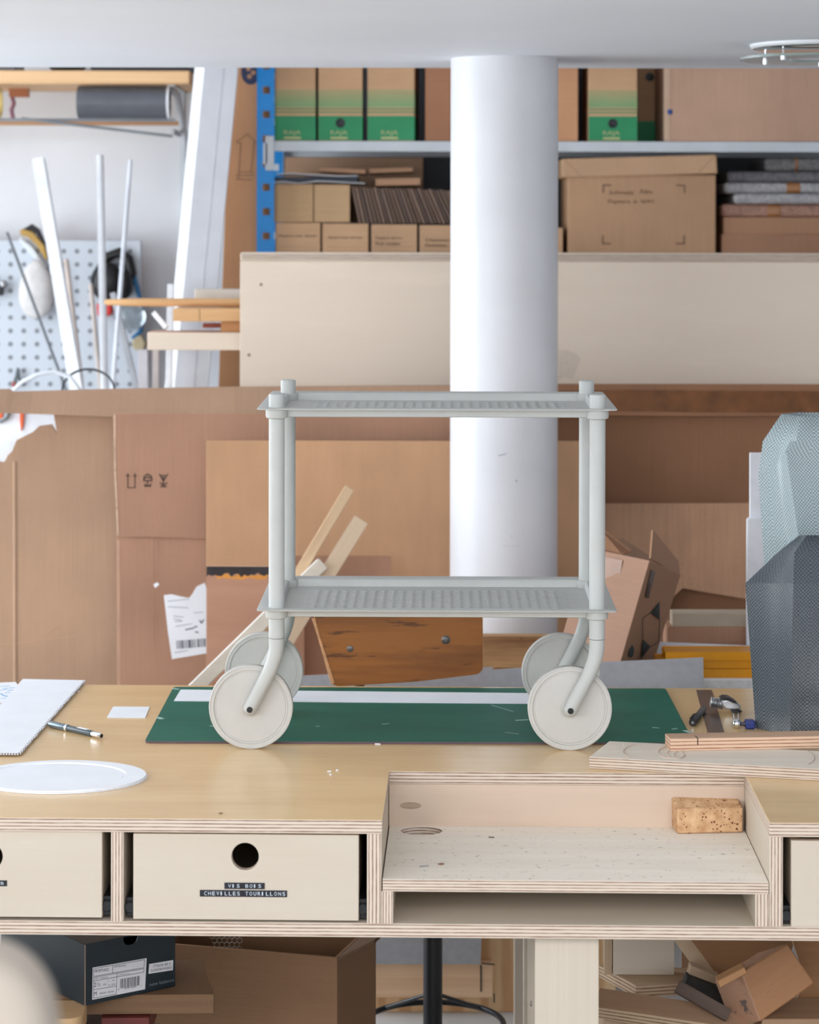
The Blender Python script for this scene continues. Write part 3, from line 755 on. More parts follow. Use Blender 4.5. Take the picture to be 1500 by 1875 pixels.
# litter in the sunken tray
for (a, b_, l, w_, t, lab, nm) in ((777, 1587, .014, .003, .3, 'grey staple-shaped sliver lying on the sunken tray floor', 'metal_sliver'), (808, 1583, .008, .007, .8, 'brown bark chip on the sunken tray floor', 'bark_chip'), (900, 1534, .009, .003, -.3, 'curled dark shaving on the sunken tray floor', 'wood_shaving')):
    p = PZ(a, b_, zf); mb = MB().box((-l/2, -w_/2, .0002), (l/2, w_/2, .0015), Matrix.Translation(p) @ Matrix.Rotation(t, 4, 'Z'))
    tag(finish(mb, nm, plain('litter_'+nm, {'metal_sliver': (150, 150, 152), 'bark_chip': (150, 112, 90), 'wood_shaving': (120, 104, 92)}[nm], .7)), lab, 'scrap')

# ------------------------------------------------------------------ textured faceted vases
def dotglass(name, c, rough, trans, cells, kd):
    m, nt, b = newmat(name)
    b.inputs['Roughness'].default_value = rough; b.inputs['Transmission Weight'].default_value = trans; b.inputs['IOR'].default_value = 1.25
    b.inputs['Specular IOR Level'].default_value = .8; b.inputs['Coat Weight'].default_value = .7; b.inputs['Coat Roughness'].default_value = .16
    uv = N(nt, 'ShaderNodeTexCoord').outputs['UV']
    h = []
    for off in ((0, 0, 0), (.5, .5, 0)):
        mp = N(nt, 'ShaderNodeMapping'); mp.inputs['Scale'].default_value = (cells, cells, 1); mp.inputs['Location'].default_value = off; L(nt, uv, mp.inputs[0])
        fr = N(nt, 'ShaderNodeVectorMath', operation='FRACTION'); L(nt, mp.outputs[0], fr.inputs[0])
        sb = N(nt, 'ShaderNodeVectorMath', operation='DISTANCE'); sb.inputs[1].default_value = (.5, .5, 0); L(nt, fr.outputs[0], sb.inputs[0]); h.append(sb.outputs['Value'])
    mn = N(nt, 'ShaderNodeMath', operation='MINIMUM'); L(nt, h[0], mn.inputs[0]); L(nt, h[1], mn.inputs[1])
    bp = N(nt, 'ShaderNodeBump'); bp.inputs['Strength'].default_value = 1; bp.inputs['Distance'].default_value = .0022; bp.invert = True
    rc_ = ramp(nt, mn.outputs[0], [(.12, lin(sh(c, 1+kd))), (.42, lin(sh(c, 1-.6*kd)))]); L(nt, rc_.outputs[0], b.inputs['Base Color'])
    L(nt, mn.outputs[0], bp.inputs['Height']); L(nt, bp.outputs[0], b.inputs['Normal'])
    return m
def vase(name, label, m, Y0, cpx, rings, base):
    """rings: (py, [(px, dY) ...]) same count per ring, closed around"""
    mb = MB(); idx = []; cum = []
    for py, ring in rings:
        vs = [P(a, py+(e if len(t) > 2 else 0), Y0+d) for t in ring for (a, d, e) in [(t[0], t[1], t[2] if len(t) > 2 else 0)]]
        if py == rings[0][0]:
            for v in vs: v.z = base
        if py == rings[0][0]: vs = vs
        ctr_ = sum(vs, Vector())/len(vs); k_ = .0 if py in (rings[0][0], rings[-1][0]) else .075
        ws = []
        for i_ in range(len(vs)):
            a_, b2 = vs[i_], vs[(i_+1) % len(vs)]
            for t_ in (0, .25, .5, .75):
                q_ = a_.lerp(b2, t_); ws.append(q_+(ctr_-q_)*k_*math.sin(PI*t_)*(1 if t_ else 0))
        vs = ws
        o = mb.add(vs); idx.append([o+i for i in range(len(vs))])
    n = len(idx[0])
    for a, b_ in zip(idx, idx[1:]):
        for i in range(n):
            j = (i+1) % n; q = [a[i], a[j], b_[j], b_[i]]
            v = [mb.v[k] for k in q]; w0 = (v[1]-v[0]).length; w1 = (v[2]-v[3]).length; z = [p.z for p in v]
            u = i*.0531
            mb.face(q, [(u-w0/2, z[0]), (u+w0/2, z[1]), (u+w1/2, z[2]), (u-w1/2, z[3])], 0, True)
    mb.face(idx[0][::-1])
    o = finish(mb, name, m, ang=17)
    sd = o.modifiers.new('Solid', 'SOLIDIFY'); sd.thickness = .003; sd.offset = -1
    return tag(o, label, 'vase')
VD = dotglass('dark_dotted_plastic', (82, 89, 95), .22, .15, 150, .28)
VL = dotglass('pale_dotted_plastic', (184, 198, 203), .2, .4, 150, .28)
Y0 = PZ(1450, 1348, TZ).y
vase('faceted_vase', 'dark smoky dotted faceted vase in front of the pale one on the bench', VD, Y0, 1470,
     [(1348, [(1384, .07), (1447, 0), (1560, .0), (1606, .07), (1560, .15), (1440, .15)]),
      (1068, [(1365, .07), (1453, -.012), (1585, -.01), (1640, .07), (1580, .165), (1430, .165)]),
      (1012, [(1424, .07), (1455, .022), (1560, .02), (1600, .07), (1560, .125), (1450, .125)]),
      (980, [(1463, .07), (1478, .045), (1540, .045), (1560, .07), (1540, .10), (1476, .10)])], TZ+.0005)
Y1 = Y0+.235
vase('faceted_vase', 'tall pale blue dotted faceted vase standing behind the dark one', VL, Y1, 1500,
     [(1313, [(1428, .0), (1490, -.06), (1600, -.05), (1640, .0), (1580, .09), (1470, .09)]),
      (1035, [(1400, .0), (1470, -.062), (1600, -.05), (1650, .0), (1590, .10), (1450, .10)]),
      (870, [(1389, .0), (1440, -.055, -42), (1590, -.05), (1660, .0), (1600, .11), (1440, .11)]),
      (808, [(1397, .0), (1458, -.05), (1580, -.04), (1640, .0), (1590, .09), (1450, .09)]),
      (758, [(1431, .0), (1466, -.035, 4), (1560, -.03, 4), (1600, .0), (1560, .06, -3), (1462, .06, -3)])], TZ+.0005)
def boxpx(p0, p1, ya, yb, Y0, Y1, thick=None, mb=None, z0=None, z1=None, mi=(0, 1), grain=None):
    """box whose front face (at Y0) spans those pixels"""
    a = P(p0, yb, Y0); b = P(p1, ya, Y0)
    mb = mb or MB()
    return mb.box((a.x, Y0, a.z if z0 is None else z0), (b.x, Y1, b.z if z1 is None else z1), None, thick, grain, mi)
def kbox(name, p0, p1, ya, yb, Y0, Y1, label, m=None, cat='box', group=None, z0=None, z1=None, bevel=.002):
    return tag(finish(boxpx(p0, p1, ya, yb, Y0, Y1, 1, z0=z0, z1=z1, mi=(0, 0)), name, m or KRAFT, bevel=bevel), label, cat, group)
def lines(o, segs_px, Y, w, name='print', m=None, h=.0004):
    mb = MB(); mb.strokes([(pts([a], Y)[0], pts([b_], Y)[0]) for a, b_ in segs_px], w, VP_(Y), h)
    return finish(mb, name, m or INK, o)
def wtext(o, txt, px, py, w_px, Y, name='handwriting', m=None, slant=.15, h_px=None):
    x0, z0 = pts([(px, py)], Y)[0]; x1, _ = pts([(px+w_px, py)], Y)[0]
    mb = MB().text(txt, VP_(Y) @ Matrix.Translation((x0, z0, 0)), width=x1-x0, height=(h_px/F*Y if h_px else None), slant=slant, h=.0005)
    return finish(mb, name, m or INK, o)

# ------------------------------------------------------------------ plywood crate (long front panel)
YK = 6.75
kx0, kx1 = X(440, YK), 1.30
kz1 = Z(462.5, YK)
crate = root('plywood_crate', ((kx0+kx1)/2, YK+.2, 0), 'long pale plywood storage crate behind the white column', 'crate')
finish(MB().box((kx0, YK, .05), (kx1, YK+.018, kz1-.024)), 'front_panel', [PLY2, BIRCH_E], crate, .001)
finish(MB().box((kx0, YK-.002, kz1-.024), (kx1, YK+.05, kz1), None, 2), 'top_rail', [PLY2, BIRCH_E], crate, .006, 3)
finish(MB().box((kx0, YK+.42, 0), (kx1, YK+.44, kz1-.3)), 'back_panel', [PLY2, BIRCH_E], crate)
zsh = Z(642, 6.85)
finish(MB().box((kx0+.01, YK+.02, zsh-.02), (kx1, YK+.42, zsh)), 'inner_shelf', [PLY2, BIRCH_E], crate)
finish(MB().box((kx0+.002, YK+.02, 0), (kx0+.03, YK+.42, zsh-.02)), 'end_panel', [PLY2, BIRCH_E], crate)
finish(MB().box((kx1-.03, YK+.02, 0), (kx1, YK+.42, kz1-.3)), 'end_panel', [PLY2, BIRCH_E], crate)
mb = MB()
for a, b_ in ((456, 650), (478, 521)):
    x, z = pts([(a, b_)], YK)[0]; mb.lathe([(0, .0006), (.004, .0006), (.0045, 0)], VP_(YK) @ Matrix.Translation((x, z, 0)), 12)
finish(mb, 'nail_head', plain('nail_head', (150, 130, 112), .6), crate)
st = tag(finish(sheet([(1023, 642), (1040, 641), (1060, 650), (1063, 658), (1058, 672), (1048, 695), (1034, 690), (1022, 695)], YK-.0004, .0004), 'tape_scrap', plain('tape_scrap', (220, 204, 186), .7, var=.02, scale=60)), 'torn whitish tape scrap stuck on the crate beside the column', 'tape')
# wood offcuts poking out of the crate's open end
OE = .32
def stick(name, p0, p1, ya, yb, Y0, dep, m, label, grp='wood offcuts poking out of the crate', bevel=.002):
    a = P(p0, yb, Y0); b_ = P(p0, ya, Y0); x1 = X(p1, Y0)
    return tag(finish(MB().box((a.x, Y0, a.z), (x1, Y0+dep, b_.z), None, 1, 0), name, m, bevel=bevel), label, 'offcut', grp)
PINE = wood('pine', (226, 178, 126), (190, 134, 84), .6, 30, .5)
PINE2 = wood('pine_orange', (214, 156, 104), (176, 116, 70), .6, 30, .5)
stick('plywood_offcut', 270, 620, 608.5, 641, 6.84, .14, [PLY2, PLY_RED_E], 'pale flat plywood offcut, lowest and longest of the stack at the crate end')
stick('wood_block', 405, 520, 589, 608, 6.86, .10, PINE2, 'short orange block with a nail hole poking from the crate')
stick('wood_slip', 371, 520, 592, 600.5, 6.98, .03, plain('red_slip', (176, 92, 72), .6), 'thin reddish slip of wood between the offcuts at the crate end')
b1 = stick('pine_batten', 317, 560, 565, 588.5, 6.82, .16, PINE, 'square pine batten with a scribed joint, second from the top of the crate-end stack')
lines(b1, [((365, 566), (366, 587))], 6.82, .0015, 'joint_line', plain('joint_line', (120, 84, 58), .8))
A, B = P(191, 550, 6.93), P(560, 552, 6.93); zz = Z(565, 6.82); A.z = B.z = zz+.0125
mb = MB().tube([A, A+Vector((.006, 0, 0)), A+Vector((.09, 0, 0)), A+Vector((.20, 0, 0)), B], [.004, .008, .0115, .0115, .0115], 16)
tag(finish(mb, 'wooden_stake', PINE), 'round pointed wooden stake poking far out left over the batten', 'stake', 'wood offcuts poking out of the crate')
stick('painted_batten', 356, 560, 530, 549, 7.0, .10, plain('cream_paint', (222, 210, 196), .7), 'cream painted batten topmost of the offcuts at the crate end')

# ------------------------------------------------------------------ big flattened cartons behind
Y1c = 6.42
hole = [(-60, 757), (98, 759), (104, 792), (97, 775), (72, 779), (62, 789), (30, 806), (23, 818), (22, 832), (17, 838), (12, 842), (5, 846), (3, 815), (-2, 845), (-60, 850)]
body = [(-60, 850), (-2, 845), (3, 846), (8, 846), (14, 834), (22, 826), (30, 806), (60, 791), (72, 780), (95, 777), (104, 793), (98, 757), (835, 757), (835, 1540), (-60, 1540)]
c1 = root('flattened_carton', (X(390, Y1c), Y1c, 0), 'huge flattened brown carton with a torn hole at the left behind the bench', 'carton')
def poly_wall(px, Y, t, z0=0):
    p = pts(px, Y); lo = min(q[1] for q in p); p = [(a, (z0 if b_ < .35 else b_)) for a, b_ in p]
    return MB().prism(p, -t, 0, VP_(Y))
finish(poly_wall(body, Y1c, .008), 'panel', [KRAFT, KRAFT_E], c1, .001)
# folded top flap: a long band leaning outwards
def bent(px_top, px_bot, Ytop, Ybot, t):
    mb = MB(); a = [P(x, y, Ytop) for x, y in px_top]; b_ = [P(x, y, Ybot) for x, y in px_bot]; n = len(a)
    o = mb.add(a+b_+[v+Vector((0, t, 0)) for v in a]+[v+Vector((0, t, 0)) for v in b_])
    for i in range(n-1):
        mb.face([o+n+i, o+n+i+1, o+i+1, o+i]); mb.face([o+2*n+i, o+2*n+i+1, o+3*n+i+1, o+3*n+i]); mb.face([o+i, o+i+1, o+2*n+i+1, o+2*n+i]); mb.face([o+n+i, o+3*n+i, o+3*n+i+1, o+n+i+1])
    mb.face([o, o+2*n, o+3*n, o+n]); mb.face([o+n-1, o+2*n-1, o+4*n-1, o+3*n-1])
    return mb
finish(bent([(-60, 714), (18, 712), (24, 717), (60, 716), (200, 712), (430, 708), (835, 705)], [(-60, 757), (8, 757), (22, 757), (60, 758), (200, 763), (430, 760), (835, 758)], Y1c-.012, Y1c-.080, .006), 'top_flap', [KRAFT], c1, .001)
lines(c2 if False else c1, [((30, 846), (31, 1260))], Y1c, .003, 'crease', plain('crease_dark', (140, 110, 88), .8), .0008)
lines(c1, [((25, 846), (26, 1260))], Y1c, .004, 'crease', plain('crease', (206, 170, 142), .8), .001)
lines(c1, [((8, 1180), (140, 1164)), ((85, 1158), (135, 1130))], Y1c, .002, 'crease', plain('crease2', (190, 152, 122), .8), .0006)
c3 = root('flattened_carton', (X(1200, Y1c), Y1c, 0), 'flattened carton in shade-darkened brown with a taped top flap at the right behind the bench', 'carton')
finish(poly_wall([(838, 757), (1600, 757), (1600, 1540), (838, 1540)], Y1c, .008), 'panel', [KRAFT_D, KRAFT_E], c3, .001)  # dimmer light at the right put into this carton's darker colour
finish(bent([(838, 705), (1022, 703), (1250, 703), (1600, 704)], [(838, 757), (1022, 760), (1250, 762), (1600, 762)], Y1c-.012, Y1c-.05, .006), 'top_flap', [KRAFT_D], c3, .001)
TAPE = plain('brown_tape', (122, 78, 46), .18, var=.12, scale=25, bump=.3)
finish(bent([(1023, 716), (1150, 714), (1300, 715), (1600, 717)], [(1023, 752), (1150, 753), (1300, 755), (1600, 756)], Y1c-.024, Y1c-.0465, .0006), 'packing_tape', TAPE, c3)
Y2c = 6.33
c2 = root('marked_carton', (X(520, Y2c), Y2c, 0), 'brown carton with printed handling symbols and a torn shipping label', 'carton')
finish(poly_wall([(214, 985), (300, 984), (420, 988), (835, 985), (835, 1540), (214, 1540)], Y2c, .006), 'lower_panel', [KRAFT_P, KRAFT_E], c2, .001)
finish(poly_wall([(207, 757), (835, 757), (835, 986), (420, 989), (330, 985), (216, 982), (210, 860)], Y2c-.008, .006), 'upper_panel', [KRAFT_P, KRAFT_L], c2, .001)
WE = plain('worn_card_edge', (216, 186, 160), .8, var=.1, scale=40)
lines(c2, [((210, 760), (210.5, 860)), ((210.5, 860), (214, 930)), ((214, 930), (216, 980))], Y2c-.0085, .0035, 'worn_light_edge', WE)
lines(c2, [((217, 990), (218, 1260))], Y2c, .006, 'worn_light_edge', plain('card_edge_highlight', (190, 152, 126), .8))  # vertical highlight painted as a pale line on the lower panel
Yu = Y2c-.0085
s = [((234, 893), (234, 872)), ((234, 893), (247, 893)), ((247, 893), (247, 872)), ((231, 871), (237, 871)), ((244, 871), (250, 871)), ((234, 867), (234, 872)), ((247, 867), (247, 872))]
lines(c2, s, Yu, .0022, 'printed_symbol')
s = [((263, 880), (264, 872)), ((264, 872), (270, 868)), ((270, 868), (277, 872)), ((277, 872), (278, 880)), ((263, 880), (278, 880)), ((265, 876), (270, 873)), ((270, 873), (276, 876)), ((270, 880), (270, 890)), ((265, 890), (276, 890)), ((265, 886), (267, 891)), ((276, 886), (274, 891))]
lines(c2, s, Yu, .0028, 'printed_symbol')
s = [((292, 868), (299, 880)), ((307, 868), (299, 880)), ((296, 871), (303, 871)), ((299, 874), (299, 890)), ((294, 891), (305, 891)), ((293, 884), (298, 888)), ((306, 884), (301, 888))]
lines(c2, s, Yu, .0028, 'printed_symbol')
lb = finish(sheet([(300, 1090), (314, 1088), (330, 1092), (346, 1095), (352, 1088), (360, 1074), (375, 1067), (379, 1080), (380, 1196), (345, 1202), (315, 1207), (308, 1160)], Y2c-.0008, .0006), 'shipping_label', PAPER, c2)
lb['label'] = 'torn white shipping label with a barcode'
GI = plain('label_grey_ink', (150, 156, 164), .8)
mb = MB(); Yl = Y2c-.0009
sg = [((308, 1111), (345, 1113)), ((307, 1101), (346, 1097)), ((318, 1128), (336, 1130)), ((318, 1133), (332, 1136)), ((320, 1138), (334, 1137)), ((322, 1147), (352, 1142)), ((355, 1122), (372, 1121)), ((320, 1195), (344, 1191))]
mb.strokes([(pts([a], Yl)[0], pts([b_], Yl)[0]) for a, b_ in sg], .0016, VP_(Yl), .0003)
gi = finish(mb, 'label_print', GI, lb); gi['kind'] = 'stuff'
mb = MB(); x = 323
for w_ in (1.2, 1, 2, 3.4, 1.2, 1, 1.4, 4.4, 2, 1, 1.3, 0, 3, 1, 1.2, 1, 2.4, 1.4):
    if w_: mb.prism(pts([(x, 1171+(350-x)*.08), (x+w_, 1171+(350-x)*.08), (x+w_+1, 1186+(350-x)*.08), (x+1, 1186+(350-x)*.08)], Yl), 0, .0003, VP_(Yl))
    x += w_+1.5
mb.strokes([(pts([a], Yl)[0], pts([b_], Yl)[0]) for a, b_ in (((366, 1136), (369, 1141)), ((369, 1141), (373, 1135)), ((356, 1148), (361, 1147)), ((340, 1153), (355, 1150)), ((358, 1157), (363, 1158)))], .003, VP_(Yl), .0003)
finish(mb, 'barcode', plain('barcode_ink', (84, 90, 100), .8), lb)
finish(sheet([(281, 1070), (288, 1066), (292, 1070), (284, 1077)], Y2c-.0006, .0004), 'label_remnant', PAPER, c2)
lines(c2, [((281, 990), (282, 1210)), ((288, 990), (288, 1200))], Y2c, .0012, 'crease', plain('crease3', (170, 128, 102), .8), .0005)
# white bin behind the torn hole
YW = 6.62
bn = root('white_bin', (X(20, YW), YW+.2, 0), 'white bin with orange stripes seen through the torn carton hole', 'bin')
finish(boxpx(-80, 150, 735, 0, YW, YW+.06, 1, z0=0), 'body', plain('bin_white', (236, 238, 244), .4), bn, .006, 3)
finish(sheet([(36, 745), (45, 745), (43, 780), (38, 790), (36, 770)], YW-.006, .006), 'orange_stripe', plain('orange', (236, 106, 60), .4), bn, .002)
finish(sheet([(-12, 745), (6, 750), (5, 768), (-12, 772)], YW-.006, .006), 'orange_stripe', plain('orange', (236, 106, 60)), bn, .002)
mb = MB().tube([P(19, 748, YW-.006), P(11, 765, YW-.008), P(1, 771, YW-.006), P(-20, 772, YW-.004)], .006, 10); finish(mb, 'bin_cord', plain('cord_grey', (134, 140, 144), .5), bn)

# MDF, burnt board, small board
tag(finish(poly_wall([(378, 806.5), (1100, 808), (1104, 1540), (378, 1540)], 6.24, .016), 'mdf_sheet', [MDF, MDF_E], bevel=.001), 'large tan fibreboard sheet standing behind the white column', 'sheet')
Yd = 6.02
bb = tag(finish(poly_wall([(378, 1037), (556, 1038), (560, 1540), (380, 1540)], Yd, .018), 'burnt_board', [wood('pinkish_ply', (190, 144, 118), (164, 114, 90), .65, 8, .5), PLY_RED_E]), 'pinkish plywood board with a charred black top edge, behind the left wheels', 'board')
bb.data.materials[0].name
e = [(379, 1054)]; random.seed(3)
for i in range(30): e.append((379+6*(i+.5), 1055+random.uniform(-5, 4)-i*.18))
ch = finish(sheet([(378.3, 1037.3)]+[(378.3, 1056)]+e[1:]+[(555, 1048), (555.5, 1038.3)], Yd-.0006, .0006), 'charring', plain('char', (52, 46, 46), .85, var=.3, scale=20), bb)
e2 = [(392+5*i, 1056-random.uniform(0, 6)) for i in range(20)]
finish(sheet([(392, 1052)]+e2+[(490, 1050)]+[(488-8*i, 1060+random.uniform(-3, 1)) for i in range(12)], Yd-.0005, .0005), 'scorched_strip', plain('scorch_orange', (222, 150, 70), .8), bb)
tag(finish(poly_wall([(540, 1018), (716, 1019), (716, 1540), (540, 1540)], 6.10, .012), 'hardboard', [card('hardboard', (176, 134, 110), flute=30), KRAFT_E]), 'small brown hardboard offcut behind the leaning battens', 'board')
# leaning battens
def lean(name, top, foot, w, t, m, label, bevel=.002):
    A = P(*top); B = P(*foot); d = (B-A); B = A+d*(A.z/(A.z-B.z))
    return tag(finish(board3(A, B, w, t), name, m, bevel=bevel), label, 'batten', 'battens leaning behind the trolley')
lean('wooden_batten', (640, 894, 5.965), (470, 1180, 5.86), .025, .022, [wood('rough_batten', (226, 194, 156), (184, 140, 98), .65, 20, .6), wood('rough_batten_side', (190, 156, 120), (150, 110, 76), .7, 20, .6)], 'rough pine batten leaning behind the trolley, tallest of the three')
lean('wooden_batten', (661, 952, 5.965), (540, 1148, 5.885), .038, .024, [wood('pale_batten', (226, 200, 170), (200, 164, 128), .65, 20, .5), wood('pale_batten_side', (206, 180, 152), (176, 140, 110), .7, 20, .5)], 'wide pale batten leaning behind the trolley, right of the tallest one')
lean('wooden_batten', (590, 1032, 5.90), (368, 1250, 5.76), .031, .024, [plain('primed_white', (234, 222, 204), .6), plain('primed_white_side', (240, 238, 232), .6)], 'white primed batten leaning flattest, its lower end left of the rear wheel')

# ------------------------------------------------------------------ drafting chair behind the bench
YQ = 5.12
chx = X(795, 5.30)
chair = root('drafting_chair', (chx, 5.30, 0), 'old drafting chair with a scratched orange plywood backrest behind the bench', 'chair')
ORW = wood('orange_ply', (168, 104, 44), (96, 54, 22), .4, 16, .85, coat=.15, stains=((70, 40, 22), 60, .58, .75, .12))
bp_ = rounded([(p[0], p[1]) for p in pts([(566, 1086), (884, 1086), (885, 1234), (760, 1249), (607, 1258), (586, 1178)], YQ)], .018)
finish(MB().prism(bp_, -.012, 0, VP_(YQ)), 'backrest', [ORW, plain('orange_edge', (214, 160, 112), .6, var=.1, scale=60)], chair, .002, 3)
finish(MB().prism(pts([(571, 1132), (577, 1132), (586, 1165), (613, 1250), (607, 1254), (581, 1163)], YQ), .0002, .0018, VP_(YQ), (0, 0)), 'worn_light_edge', plain('orange_edge', (214, 160, 112)), chair, .0006)
for a, b_, r in ((641, 1188, .0068), (816.5, 1171.5, .0092)):
    x, z = pts([(a, b_)], YQ)[0]
    finish(MB().lathe([(0, .001), (r*.3, .001), (r*.35, .0022), (r*.8, .0016), (r, 0)], VP_(YQ) @ Matrix.Translation((x, z, 0)), 20), 'screw', SCREW, chair)
zb = Z(1200, YQ)
xbk = X(660, YQ); mb = MB().box((xbk-.03, YQ+.012, zb-.02), (xbk+.12, YQ+.03, zb+.02)); mb.tube([(xbk, YQ+.03, zb), (xbk, YQ+.035, .72), (xbk+.06, 5.2, .60)], .010, 12); finish(mb, 'back_bracket', BLACK, chair)
finish(MB().prism(rounded([(chx-.165, 5.17), (chx+.165, 5.17), (chx+.165, 5.46), (chx-.165, 5.46)], .06), .605, .625), 'seat', [ORW], chair, .004, 3)
pr = 17.5/F*5.30
finish(MB().lathe([(0, .06), (pr, .06), (pr, .60), (0, .60)], Matrix.Translation((chx, 5.30, 0)), 32), 'column_post', plain('black_steel', (26, 27, 30), .35), chair)
zr = .125; rr0 = 127/F*5.30
mb = MB(); ring = [Vector((chx+rr0*math.cos(2*PI*k/48)+.003, 5.30+rr0*math.sin(2*PI*k/48), zr)) for k in range(49)]
mb.tube(ring, .0062, 12, caps=False)
finish(mb, 'foot_ring', plain('black_steel', (26, 27, 30)), chair)
for k in range(4):
    a = PI/4+PI/2*k
    mb = MB().tube([(chx, 5.30, .19 if k < 2 else .10), (chx+rr0*math.cos(a), 5.30+rr0*math.sin(a), zr)], .004, 8); finish(mb, 'ring_spoke', plain('black_steel', (26, 27, 30)), chair)
for k in range(5):
    a = 2*PI*k/5+.3; c_, s_ = math.cos(a), math.sin(a)
    mb = MB().tube([(chx, 5.30, .075), (chx+.21*c_, 5.30+.21*s_, .03), (chx+.225*c_, 5.30+.225*s_, .0)], [.02, .012, .012], 12); finish(mb, 'foot', plain('black_steel', (26, 27, 30)), chair)

# plywood sheet, ledge, grey boards
PYW = wood('pine_ply_wall', (250, 214, 168), (204, 142, 84), .65, 6, .5, wave=3.0)
YP = 5.78
ps = root('plywood_sheet', (X(930, YP), YP, 0), 'upright pine plywood sheet behind the chair and under the bench', 'sheet')
zt_ = Z(1162, YP)
finish(MB().box((X(640, YP), YP, 0), (X(1130, YP), YP+.018, zt_)), 'panel', [PYW, wood('osb_edge', (204, 164, 116), (120, 80, 50), .8, 60, .8)], ps, .001)
mb = MB()
zf_ = Z(1222, YP-.02)
mb.box((X(880, YP-.02), YP-.02, zf_), (X(1040, YP-.02), YP-.001, zt_)); finish(mb, 'rough_top_strip', [wood('rough_board', (206, 164, 116), (116, 76, 48), .8, 16, .8, stains=((60, 38, 26), 30, .66, .9))], ps)
finish(MB().box((X(640, YP-.03), YP-.03, Z(1827, YP-.03)), (X(905, YP-.03), YP-.001, Z(1764, YP-.03))), 'ledge', [wood('pine_ledge', (244, 206, 168), (210, 156, 112), .65, 60, .5)], ps, .001)
lines(ps, [((881, 1768), (881, 1815))], YP-.031, .0035, 'pencil_mark', plain('pencil', (50, 46, 44), .8))
lines(ps, [((882, 1764), (905, 1766)), ((905, 1820), (905, 1835))], YP-.031, .003, 'pencil_mark', plain('pencil', (50, 46, 44)))
Yg = YP-.045
ga = MB().prism(pts([(530, 1239), (903, 1222), (880, 1765.5), (530, 1765.5)], Yg), -.006, 0, VP_(Yg)); 
tag(finish(ga, 'grey_board', [GREY_BOARD]), 'grey cardboard sheet standing on the plywood ledge behind the chair', 'board')
# low side table behind the bench (its top stays below the bench top)
zT = .56; yT0, yT1 = 5.10, 5.64
lt_ = root('side_table', (.62, 5.37, 0), 'low table behind the bench holding cartons and yellow folders', 'table')
x0_, x1_ = X(955, 5.3), 1.02
finish(MB().box((x0_, yT0, zT-.025), (x1_, yT1, zT)), 'tabletop', [BIRCH, BIRCH_E], lt_)
for xx in (x0_+.0, x1_-.05):
    for yy in (yT0+.02, yT1-.07):
        finish(MB().box((xx, yy, 0), (xx+.05, yy+.05, zT-.025), None, 0, 2, (0, 0)), 'leg', [BIRCH], lt_)
Yv = 5.13
gb = MB().prism([(a, max(b_, zT+.0005)) for a, b_ in pts([(893, 1228), (1100, 1213), (1288, 1204.5), (1293, 1600), (955, 1600), (900, 1400)], Yv)], -.006, 0, VP_(Yv))
tag(finish(gb, 'grey_board', [GREY_BOARD]), 'pale grey cardboard sheet standing between the bench and yellow folders', 'board')
# tilted carton
def PB3(px, py, Y): return P(px, py, Y)
fr = [PB3(1078, 1003, 5.36), PB3(1190, 1026, 5.20), PB3(1057, 1490, 5.20), PB3(945, 1470, 5.36)]
bk = [PB3(1140, 985, 5.56), PB3(1247, 1052, 5.40), PB3(1120, 1490, 5.40), PB3(1005, 1470, 5.56)]
tc = root('tilted_carton', (fr[1].x-.1, 5.35, zT), 'tilted kraft carton with open flaps and black triangles, right of the trolley', 'carton')
lowz = min(v.z for v in fr+bk)
for v in fr+bk: v.z += zT+.001-lowz if v.z < zT+.02 else 0
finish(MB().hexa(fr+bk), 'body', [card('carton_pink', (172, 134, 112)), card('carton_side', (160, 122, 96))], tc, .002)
def quad(px3, t, m, name, o, mi=(0, 1), bevel=0):
    p = [P(*q) for q in px3]; nrm = (p[1]-p[0]).cross(p[2]-p[0]).normalized()
    if nrm.y > 0: nrm = -nrm
    mb = MB(); n = len(p); k = mb.add(p+[v-nrm*t for v in p])
    mb.face([k+i for i in range(n)]); mb.face([k+2*n-1-i for i in range(n)])
    for i in range(n): mb.face([k+i, k+n+i, k+n+(i+1) % n, k+(i+1) % n], None, 1)
    return finish(mb, name, m, o, bevel)
quad([(1192, 1022, 5.21), (1196, 970, 5.30), (1243, 1028, 5.42), (1246, 1056, 5.40)], .004, [card('carton_side', (160, 122, 96)), KRAFT_E], 'side_flap', tc)
quad([(1196, 970, 5.299), (1243, 1028, 5.419), (1240, 1030, 5.417), (1197, 990, 5.29)], .002, [plain('flap_tape', (134, 112, 92), .5)], 'flap_tape', tc)
quad([(1082, 1004, 5.37), (1092, 958, 5.45), (1157, 1008, 5.33), (1140, 1014, 5.28)], .004, [KRAFT_D, KRAFT_E], 'top_flap', tc)
def on_side(s, t):          # bilinear point on the visible side face (s: front->back, t: top->bottom)
    a = fr[1].lerp(bk[1], s); b_ = fr[2].lerp(bk[2], s); nrm = (bk[1]-fr[1]).cross(fr[2]-fr[1]).normalized()
    if nrm.y > 0: nrm = -nrm
    return a.lerp(b_, t)+nrm*.0012
def side_mark(uvs, m, name):
    mb = MB(); o = mb.add([on_side(*q) for q in uvs]); mb.face([o+i for i in range(len(uvs))]); 
    ob = finish(mb, name, m, tc); sd = ob.modifiers.new('S', 'SOLIDIFY'); sd.thickness = .0006; return ob
BT = plain('printed_black', (40, 44, 42), .8)
side_mark([(.60, .14), (.77, .21), (.44, .19)], BT, 'printed_triangle')
side_mark([(.44, .30), (.73, .325), (.55, .38)], BT, 'printed_triangle')
for a, b_ in (((.44, .19), (.26, .22)), ((.26, .22), (.44, .30)), ((.77, .21), (.95, .30)), ((.95, .30), (.73, .325))):
    mb = MB().tube([on_side(*a), on_side(*b_)], .0006, 6); finish(mb, 'printed_line', BT, tc)
